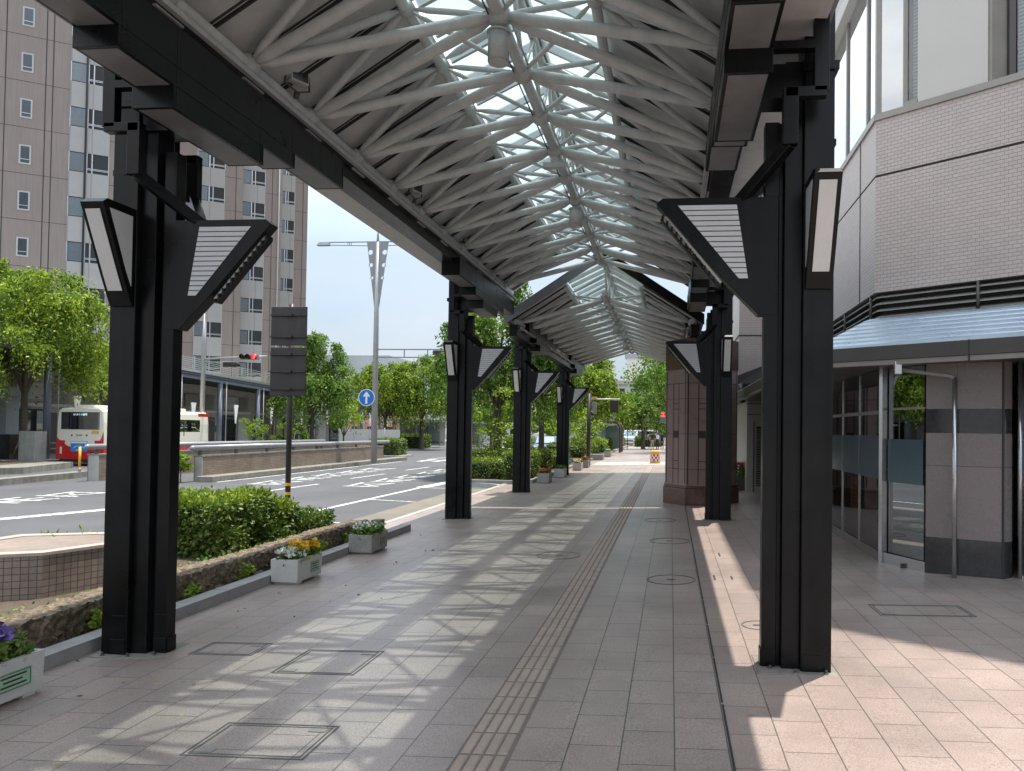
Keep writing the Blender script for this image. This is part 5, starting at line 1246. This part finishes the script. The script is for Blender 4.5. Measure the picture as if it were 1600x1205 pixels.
# ------------------------------------------------------------------ cars
def car(name, lab, loc, rot, col, van=False, scale=1):
    t = thing(name, lab, 'car' if not van else 'van', loc, rot, 'parked cars at the far end')
    w = .82
    if van: side = [(-2.1, .3), (-2.1, 1.0), (-1.65, 1.12), (-1.15, 1.85), (2.0, 1.9), (2.1, 1.0), (2.1, .3)]; win = [(-1.42, 1.15), (-1.05, 1.72), (1.85, 1.76), (1.92, 1.15)]
    else: side = [(-1.95, .28), (-1.95, .78), (-1.75, .86), (-1.05, .95), (-.45, 1.48), (1.1, 1.50), (1.75, 1.0), (1.95, .9), (1.95, .28)]; win = [(-.92, .98), (-.40, 1.42), (1.02, 1.43), (1.5, 1.0)]
    b = MB(); b.extrude([(-w, y, z) for y, z in side], (2*w, 0, 0)); b.build('body', M[col], t, .09)
    for s in (-1, 1):
        b = MB(); b.extrude([(s*(w+.002), y, z) for y, z in win], (s*.012, 0, 0)); b.build('side_window', M['vglass'], t)
    fy0, fz0, fy1, fz1 = (-1.66, 1.14, -1.20, 1.78) if van else (-1.03, .97, -.50, 1.43)
    d = Vector((0, fy1-fy0, fz1-fz0)).normalized(); n = Vector((0, -d.z, d.y))*.03
    b = MB(); b.extrude([Vector((-w*.86, fy0, fz0))+n, Vector((w*.86, fy0, fz0))+n, Vector((w*.78, fy1, fz1))+n, Vector((-w*.78, fy1, fz1))+n], n*.4); b.build('windscreen', M['winglass'], t)
    y0 = side[0][0]
    for s in (-1, 1):
        b = MB(); b.box(s*.6-.16, s*.6+.16, y0-.02, y0+.06, .58, .76); b.build('headlight', M['whitep'], t, .03)
        b = MB(); b.box(s*(w+.1)-.09, s*(w+.1)+.09, fy0+.28, fy0+.4, .95, 1.1); b.build('mirror', M[col], t, .03)
        for yy in (-1.25, 1.25): wheel(t, s*(w-.1), yy, .31, .2, s)
    b = MB(); b.box(-.24, .24, y0-.015, y0+.01, .38, .52); b.build('number_plate', M['whitep'], t); b = MB(); b.box(-.55, .55, y0-.01, y0+.01, .55, .68); b.build('grille', M['seam'], t)
    return t
M['carblue'] = pm('blue_car_paint', (.05, .09, .20), .25, coat=.8, var=.05); M['carwhite'] = pm('white_car_paint', (.70, .71, .72), .3, coat=.6, var=.04)
car('parked_car', 'dark blue car facing the camera between the third and farthest left columns', (-9.6, 56.5, rz(-9.6)), .05, 'carblue')
car('parked_van', 'white van at the far end of the walkway, left of the fern-like tree', (-4.6, 88, -.1), -.1, 'carwhite', True)
car('parked_van', 'white van at the far end, right of the fern-like tree and behind the walkers', (-1.6, 92, -.1), .35, 'carwhite', True)
car('parked_car', 'white car partly hidden behind the walkers and the granite pillar', (.2, 88, -.1), .6, 'carwhite')

# ------------------------------------------------------------------ poles, signals, signs
sl = thing('street_lamp', 'tall pale street lamp with a pierced wedge top and two thin arms', 'street lamp', (-16.0, 38.5, -.15))
lx = lambda: None
b = MB(); b.tube([(0, 0, 0), (0, 0, 8.1), (0, 0, 12.0)], [.17, .13, .10], 14); b.tube([(0, 0, 11.8), (0, 0, 12.5), (0, 0, 14.4)], [.1, .05, .012], 8); b.build('pole', M['post'], sl)
# wedge fins drilled with three holes each side
for s in (-1, 1):
    b = MB(); hs = [(11.45, .14, .40), (10.75, .115, .36), (10.05, .085, .29)]
    zs = [12.05, 11.8]; edge = lambda z: .06 + .55*max(0, (z-8.0)/4.05)
    segs = [12.05] + [q for z, r_, u in hs for q in (z+r_, z, z-r_)] + [8.0]
    th = .03
    def quad(u00, u01, z0, u10, u11, z1): b.extrude([(s*u00, -th, z0), (s*u01, -th, z0), (s*u11, -th, z1), (s*u10, -th, z1)], (0, 2*th, 0))
    prev = 12.05
    for z, r_, u in hs:
        quad(.05, edge(prev), prev, .05, edge(z+r_), z+r_)
        n = 8
        for k in range(n):
            a0, a1 = PI*k/n, PI*(k+1)/n; z0, z1 = z+r_*math.cos(a0), z+r_*math.cos(a1); h0, h1 = r_*math.sin(a0), r_*math.sin(a1)
            quad(.05, u-h0, z0, .05, u-h1, z1); quad(u+h0, edge(z0), z0, u+h1, edge(z1), z1)
        prev = z-r_
    quad(.05, edge(prev), prev, .05, .07, 8.0)
    b.build('pierced_fin', M['railgrey'], sl)
    b = MB(); b.bar((s*.1, 0, 12.02), (s*3.2, 0, 12.02), .05, .05); b.bar((s*.1, 0, 11.80), (s*3.2, 0, 11.88), .04, .04)
    for u in (1.5, 1.6, 1.7): b.bar((s*u, 0, 11.85), (s*u, 0, 12.0), .03, .03)
    arm = b.build('arm', M['railgrey'], sl)
    b = MB(); b.hexa([(s*2.75, -.14, 11.84), (s*3.45, -.14, 11.84), (s*3.45, .14, 11.84), (s*2.75, .14, 11.84), (s*2.75, -.11, 12.04), (s*3.3, -.11, 12.04), (s*3.3, .11, 12.04), (s*2.75, .11, 12.04)]); b.build('lamp_head', M['post'], arm, .02)
b = MB(); b.bar((.1, 0, 6.15), (4.6, 0, 6.15), .06, .06); b.bar((.1, 0, 5.72), (4.6, 0, 5.72), .06, .06)
for u in (1.6, 2.9, 4.4): b.bar((u, 0, 5.72), (u, 0, 6.15), .05, .05)
b.build('sign_gantry', M['railgrey'], sl)
b = MB(); b.box(3.2, 6.2, -.1, .1, 5.68, 6.1); b.build('gantry_box', M['brown'], sl, .04)
sg = thing('arrow_sign', 'round blue traffic sign with a white upward arrow on the street lamp pole', 'traffic sign', (-16.38, 38.28, 3.37))
b = MB(); b.tube([(0, .0, 0), (0, .02, 0)], .46, 32); b.build('rim', M['whitep'], sg); b = MB(); b.tube([(0, -.006, 0), (0, .012, 0)], .42, 32); b.build('blue_face', M['bluesign'], sg)
b = MB(); b.extrude([(-.055, -.0065, -.33), (.055, -.0065, -.33), (.055, -.0065, .08), (.17, -.0065, .02), (.17, -.0065, .12), (0, -.0065, .33), (-.17, -.0065, .12), (-.17, -.0065, .02), (-.055, -.0065, .08)], (0, -.004, 0)); b.build('white_arrow', M['whitep'], sg)
b = MB(); b.bar((.0, .03, .2), (.45, .16, .2), .03, .03); b.bar((.0, .03, -.2), (.45, .16, -.2), .03, .03); b.build('clamp', M['post'], sg)
def signal(par, x, y, z, lit, s=1.0, horiz=True, face=-1):
    b = MB(); b.box(x-.62*s, x+.62*s, y-.06, y+.10, z-.19*s, z+.19*s); h = b.build('signal_housing', M['railgrey'], par, .03)
    for k in range(3):
        u = x + (k-1)*.40*s; c = M['redlamp'] if k == lit else M['seam']
        b = MB(); b.tube([(u, y-.062, z), (u, y-.075, z)], .155*s, 18); b.build('lens', c, h)
        if k == lit: b = MB(); b.tube([(u, y-.30, z), (u, y-.078, z)], .165*s, 18, False); b.build('visor', M['redlamp'] if False else M['red'], h)
        else: b = MB(); b.tube([(u, y-.30, z+.01), (u, y-.078, z)], .165*s, 18, False); b.build('visor', M['seam'], h)
ts = thing('traffic_signal', 'traffic signal showing red on a long arm with a pointed pole top', 'traffic light', (-29.3, 43.5, -.1))
b = MB(); b.tube([(0, 0, 0), (0, 0, 7.0), (0, 0, 7.05), (0, 0, 9.1)], [.16, .12, .13, .015], 12); b.build('pole', M['post'], ts)
b = MB(); b.tube([(0, 0, 6.0), (2.6, 0, 6.15), (4.2, 0, 6.2)], [.07, .05, .04], 8); b.tube([(0, 0, 5.8), (2.2, 0, 5.85)], .035, 8); b.build('arm', M['post'], ts)
signal(ts, 3.1, -.05, 6.15, 2, .95)
b = MB(); b.box(1.35, 2.15, -.1, .1, 5.52, 5.80); b.build('back_housing', M['brown'], ts, .03)
b = MB()
for k in range(3): b.tube([(2.0+k*.12, -.14, 5.66), (2.06+k*.12, .1, 5.66)], .12, 10)
b.build('side_lenses', M['seam'], ts)
ts2 = thing('traffic_post', 'brown traffic post with thin white arm and dark hanging signal beyond the planters', 'traffic light', (-4.25, 38.0, gz(-4.25)))
b = MB(); b.tube([(0, 0, 0), (0, 0, 3.75)], .105, 12); b.build('post', M['brown'], ts2); b = MB(); b.tube([(0, 0, 3.48), (1.6, 0, 3.48)], .03, 8); b.build('arm', M['whitep'], ts2)
b = MB(); b.box(.18, .38, -.12, .12, 2.72, 3.32); b.build('pedestrian_lamp', M['railgrey'], ts2, .02); b = MB(); b.box(1.10, 1.52, -.06, .06, 2.78, 3.42); b.build('signal_back', M['seam'], ts2, .02)
b = MB(); b.box(.16, .40, -.1, .1, 3.52, 3.60); b.build('amber_lamp', M['yellow'], ts2)
t = thing('pedestrian_signal', 'small signal with a lit red lamp at the edge of the granite pillar', 'traffic light', (-.66, 60, -.05))
b = MB(); b.cyl(.30, .05, 0, 3.4, .06); b.build('post', M['post'], t); MB().box(-.22, .22, -.1, .1, 2.45, 3.4).build('housing', M['railgrey'], t, .02)
MB().box(-.17, .17, -.12, -.1, 2.95, 3.32).build('red_lens', M['redlamp'], t); MB().box(-.17, .17, -.12, -.1, 2.52, 2.9).build('green_lens', M['teal'], t)
t = thing('bus_shelter', 'curved dark-framed glass bus shelter behind the far hedges', 'shelter', (-5.3, 61, -.1))
b = MB(); b.tube([(1.1, 0, 0), (1.1, 0, 2.1), (.95, 0, 2.4), (.6, 0, 2.52), (-1.4, 0, 2.55)], .10, 8); b.build('frame', M['bronze'], t); b = MB(); b.tube([(1.1, 2.5, 0), (1.1, 2.5, 2.1), (.95, 2.5, 2.4), (.6, 2.5, 2.52), (-1.4, 2.5, 2.55)], .10, 8); b.build('frame', M['bronze'], t)
MB().box(-1.4, .9, -.1, 2.6, 2.50, 2.62).build('roof', M['bronze'], t); MB().box(-1.2, 1.0, -.01, .01, .3, 2.25).build('glass_pane', M['winglass2'], t); MB().box(-1.2, 1.0, 2.49, 2.51, .3, 2.25).build('advert_panel', M['blind'], t)
t = thing('frame_sign', 'thin goal-shaped frame with a narrow board at the far end of the walkway', 'sign', (-3.6, 74, -.1))
b = MB(); b.cyl(-.75, 0, 0, 3.35, .035); b.cyl(.75, 0, 0, 3.35, .035); b.bar((-.75, 0, 3.33), (.75, 0, 3.33), .06, .06); b.build('frame', M['brown'], t); MB().box(-.7, .7, -.03, .03, 2.5, 3.2).build('board', M['beige'], t)
tb = thing('safety_barrel', 'yellow bollard barrel with a red and white chequered band on the side street', 'bollard', (-.86, 40.9, gz(-.86)))
b = MB(); b.tube([(0, 0, 0), (0, 0, .06), (0, 0, .62), (0, 0, .68), (0, 0, .70)], [.29, .27, .25, .24, .18], 24); b.build('drum', M['yellow'], tb)
b = MB(); c2 = MB(); n = 16
for r_ in range(3):
    for k in range(n):
        a0, a1 = 2*PI*k/n, 2*PI*(k+1)/n; z0, z1 = .12+r_*.13, .12+(r_+1)*.13
        rr = lambda z: .284-.036*z
        (b if (k+r_) % 2 else c2).poly([(math.cos(a0)*rr(z0), math.sin(a0)*rr(z0), z0), (math.cos(a1)*rr(z0), math.sin(a1)*rr(z0), z0), (math.cos(a1)*rr(z1), math.sin(a1)*rr(z1), z1), (math.cos(a0)*rr(z1), math.sin(a0)*rr(z1), z1)])
b.build('red_checks', M['red'], tb); c2.build('white_checks', M['whitep'], tb)
t = thing('pole', 'plain pale utility pole behind the far weeping trees', 'pole', (-10.2, 52, rz(-10))); MB().tube([(0, 0, 0), (0, 0, 9)], [.13, .09], 10).build('shaft', M['post'], t); MB().bar((-.6, 0, 3.1), (.1, 0, 3.1), .05, .05).build('bracket', M['post'], t)

# ------------------------------------------------------------------ people
def person(label, loc, rot, shirt, legs, h=1.68, pose='walk', bag=None, hair='hair'):
    t = thing('person', label, 'person', loc, rot, 'walkers at the far end of the walkway' if pose == 'walk' else None)
    k = h/1.70
    pts = {'pelvis': (0, 0, .92, .135, .10), 'belly': (0, 0, 1.06, .125, .09), 'chest': (0, -.01, 1.28, .155, .105), 'neck': (0, 0, 1.45, .055, .055), 'head0': (0, -.01, 1.54, .075, .085), 'head': (0, -.015, 1.61, .085, .10), 'top': (0, -.005, 1.69, .05, .06)}
    st = .16 if pose == 'walk' else 0
    for s, n in ((-1, 'l'), (1, 'r')):
        pts['hip'+n] = (s*.09, 0, .86, .092, .092); pts['knee'+n] = (s*.095, -st*s*.6-.02, .48, .06, .06); pts['ank'+n] = (s*.09, st*s, .09, .042, .042); pts['toe'+n] = (s*.10, st*s-.16, .035, .036, .03)
        pts['sh'+n] = (s*.19, 0, 1.38, .058, .058); pts['el'+n] = (s*.245, st*s*.5+.02, 1.10, .043, .043); pts['wr'+n] = (s*.24, st*s*.2-.10, .87, .030, .030); pts['ha'+n] = (s*.235, st*s*.2-.14, .79, .034, .024)
    ed = [('pelvis', 'belly'), ('belly', 'chest'), ('chest', 'neck'), ('neck', 'head0'), ('head0', 'head'), ('head', 'top')]
    for n in 'lr': ed += [('pelvis', 'hip'+n), ('hip'+n, 'knee'+n), ('knee'+n, 'ank'+n), ('ank'+n, 'toe'+n), ('chest', 'sh'+n), ('sh'+n, 'el'+n), ('el'+n, 'wr'+n), ('wr'+n, 'ha'+n)]
    V = list(pts); me = bpy.data.meshes.new('sk'); me.from_pydata([tuple(c*k for c in pts[v][:3]) for v in V], [(V.index(a), V.index(b_)) for a, b_ in ed], [])
    o = bpy.data.objects.new('sk', me); COL.objects.link(o); sm = o.modifiers.new('s', 'SKIN'); sm.use_smooth_shade = True; sd = o.modifiers.new('d', 'SUBSURF'); sd.levels = 1; sd.render_levels = 1
    for i, v in enumerate(V): me.skin_vertices[0].data[i].radius = (pts[v][3]*k, pts[v][4]*k); me.skin_vertices[0].data[i].use_root = v == 'pelvis'
    dg = bpy.context.evaluated_depsgraph_get(); m2 = bpy.data.meshes.new_from_object(o.evaluated_get(dg)); bpy.data.objects.remove(o)
    m2.materials.clear()
    for m in (M['skin'], shirt, legs, M['seam']): m2.materials.append(m)
    for p in m2.polygons:
        c = p.center/k; arm = abs(c.x) > .185
        p.use_smooth = True
        p.material_index = 3 if c.z < .085 else 0 if c.z > 1.44 or (arm and c.z < 1.12 and c.z > .7) else 1 if c.z > .93 else 2
    bo = bpy.data.objects.new('body', m2); COL.objects.link(bo); bo.parent = t
    if hair:
        b = MB(); b.ball((0, .012, 1.625*k), .108*k, 12, 8); b.v = [(x, y, z if y > -.05 or z > 1.64*k else 1.64*k+(z-1.64*k)*.1) for x, y, z in b.v]; b.build('hair', M[hair], t)
    if bag: b = MB(); b.box(-.15, .15, .10, .24, 1.0, 1.36); b.build('backpack', bag, t, .05)
    return t
cl = lambda n, c: pm(n, c, .85, var=.15)
kh, bk_, wh, nv = cl('beige_cloth', (.45, .38, .28)), cl('black_cloth', (.03, .03, .035)), cl('white_cloth', (.7, .7, .72)), cl('navy_cloth', (.03, .04, .09))
person('walker in a black top and beige trousers, leftmost of the group by the granite pillar', (-1.75, 69.5, -.03), PI, bk_, kh, 1.68)
person('walker in black carrying a white and blue backpack, beside the one in beige trousers', (-1.25, 69.2, -.03), PI+.1, bk_, bk_, 1.62, 'walk', cl('pale_blue_bag', (.55, .62, .75)))
person('walker in dark blue at the right of the group, nearest the granite pillar', (-.85, 72, -.03), PI, nv, bk_, 1.7)
person('walker in a white shirt behind the rest of the group', (-2.05, 73, -.03), PI, wh, nv, 1.72)
person('grey-haired man in a navy jacket behind the pipe rail, near the sign post', (-26.3, 49.8, -.2), -.9, nv, bk_, 1.70, 'stand', None, None)
# ================================================================== LIGHT, SKY, CAMERA
w = bpy.data.worlds.new('World'); scene.world = w; w.use_nodes = True
nt = w.node_tree; N = nt.nodes; L = nt.links; N.clear()
SD = Vector((.132, .150, 1)).normalized()
el = math.asin(SD.z); az = math.atan2(SD.x, SD.y)
out = N.new('ShaderNodeOutputWorld'); bg = N.new('ShaderNodeBackground'); L.new(bg.outputs[0], out.inputs[0])
sk = N.new('ShaderNodeTexSky'); sk.sky_type = 'NISHITA'; sk.sun_disc = False; sk.sun_elevation = el; sk.sun_rotation = az
sk.air_density = 1.2; sk.dust_density = 2.2; sk.ozone_density = 1.2; sk.altitude = 50
bg.inputs[1].default_value = .15
tc = N.new('ShaderNodeTexCoord'); mp = N.new('ShaderNodeMapping'); mp.inputs['Scale'].default_value = (1.0, 1.0, 2.6); L.new(tc.outputs['Generated'], mp.inputs[0])
nz = nd(N, 'ShaderNodeTexNoise', Scale=2.3, Detail=8.0, Roughness=.55); L.new(mp.outputs[0], nz.inputs['Vector'])
cr_ = ramp(N, [(.34, (.25,)*3), (.66, (.97,)*3)]); L.new(nz.outputs[0], cr_.inputs[0])
sz = N.new('ShaderNodeSeparateXYZ'); L.new(tc.outputs['Generated'], sz.inputs[0])
hz = ramp(N, [(.0, (2.1/12, 2.3/12, 2.52/12)), (.22, (2.05/12, 2.32/12, 2.65/12)), (.42, (6.3/12, 6.15/12, 5.95/12)), (.62, (6.4/12, 6.35/12, 6.2/12)), (.85, (3.1/12, 4.4/12, 4.9/12))]); L.new(sz.outputs[2], hz.inputs[0])
cc = mix(N, L, 1.0, hz.outputs[0], (12, 12, 12), 'MULTIPLY')
lowm = ramp(N, [(.0, (.17, .205, .255)), (.45, (1, 1, 1))]); L.new(sz.outputs[2], lowm.inputs[0])
sb_ = mix(N, L, 1.0, sk.outputs[0], lowm.outputs[0], 'MULTIPLY')
for n_ in N:
    if n_.bl_idname == 'ShaderNodeMix': n_.clamp_result = False
L.new(mix(N, L, cr_.outputs[0], sb_, cc), bg.inputs[0])
ld = bpy.data.lights.new('sun', 'SUN'); ld.energy = 2.6; ld.angle = R(.55); ld.color = (1, .94, .85)
lo = bpy.data.objects.new('sun', ld); COL.objects.link(lo); lo.rotation_euler = SD.to_track_quat('Z', 'Y').to_euler(); lo.location = (20, 20, 60)
cd = bpy.data.cameras.new('camera'); co_ = bpy.data.objects.new('camera', cd); COL.objects.link(co_); scene.camera = co_
yaw, pt, ro = .0997, .0200, .0131
fw = Vector((-math.sin(yaw)*math.cos(pt), math.cos(yaw)*math.cos(pt), math.sin(pt)))
rt = Vector((math.cos(yaw), math.sin(yaw), 0)); up = rt.cross(fw)
r2 = rt*math.cos(ro) + up*math.sin(ro); u2 = up*math.cos(ro) - rt*math.sin(ro)
mt = Matrix((r2, u2, -fw)).transposed().to_4x4(); mt.translation = (0, 0, 1.82)
co_.matrix_world = mt
cd.sensor_width = 36; cd.lens = 1150/1600*36; cd.shift_x = -(933.7-800)/1600; cd.shift_y = (647.9-602.5)/1600
cd.clip_start = .05; cd.clip_end = 3000
scene.view_settings.view_transform = 'Standard'; scene.view_settings.look = 'None'; scene.view_settings.gamma = 1; scene.view_settings.exposure = 1.32
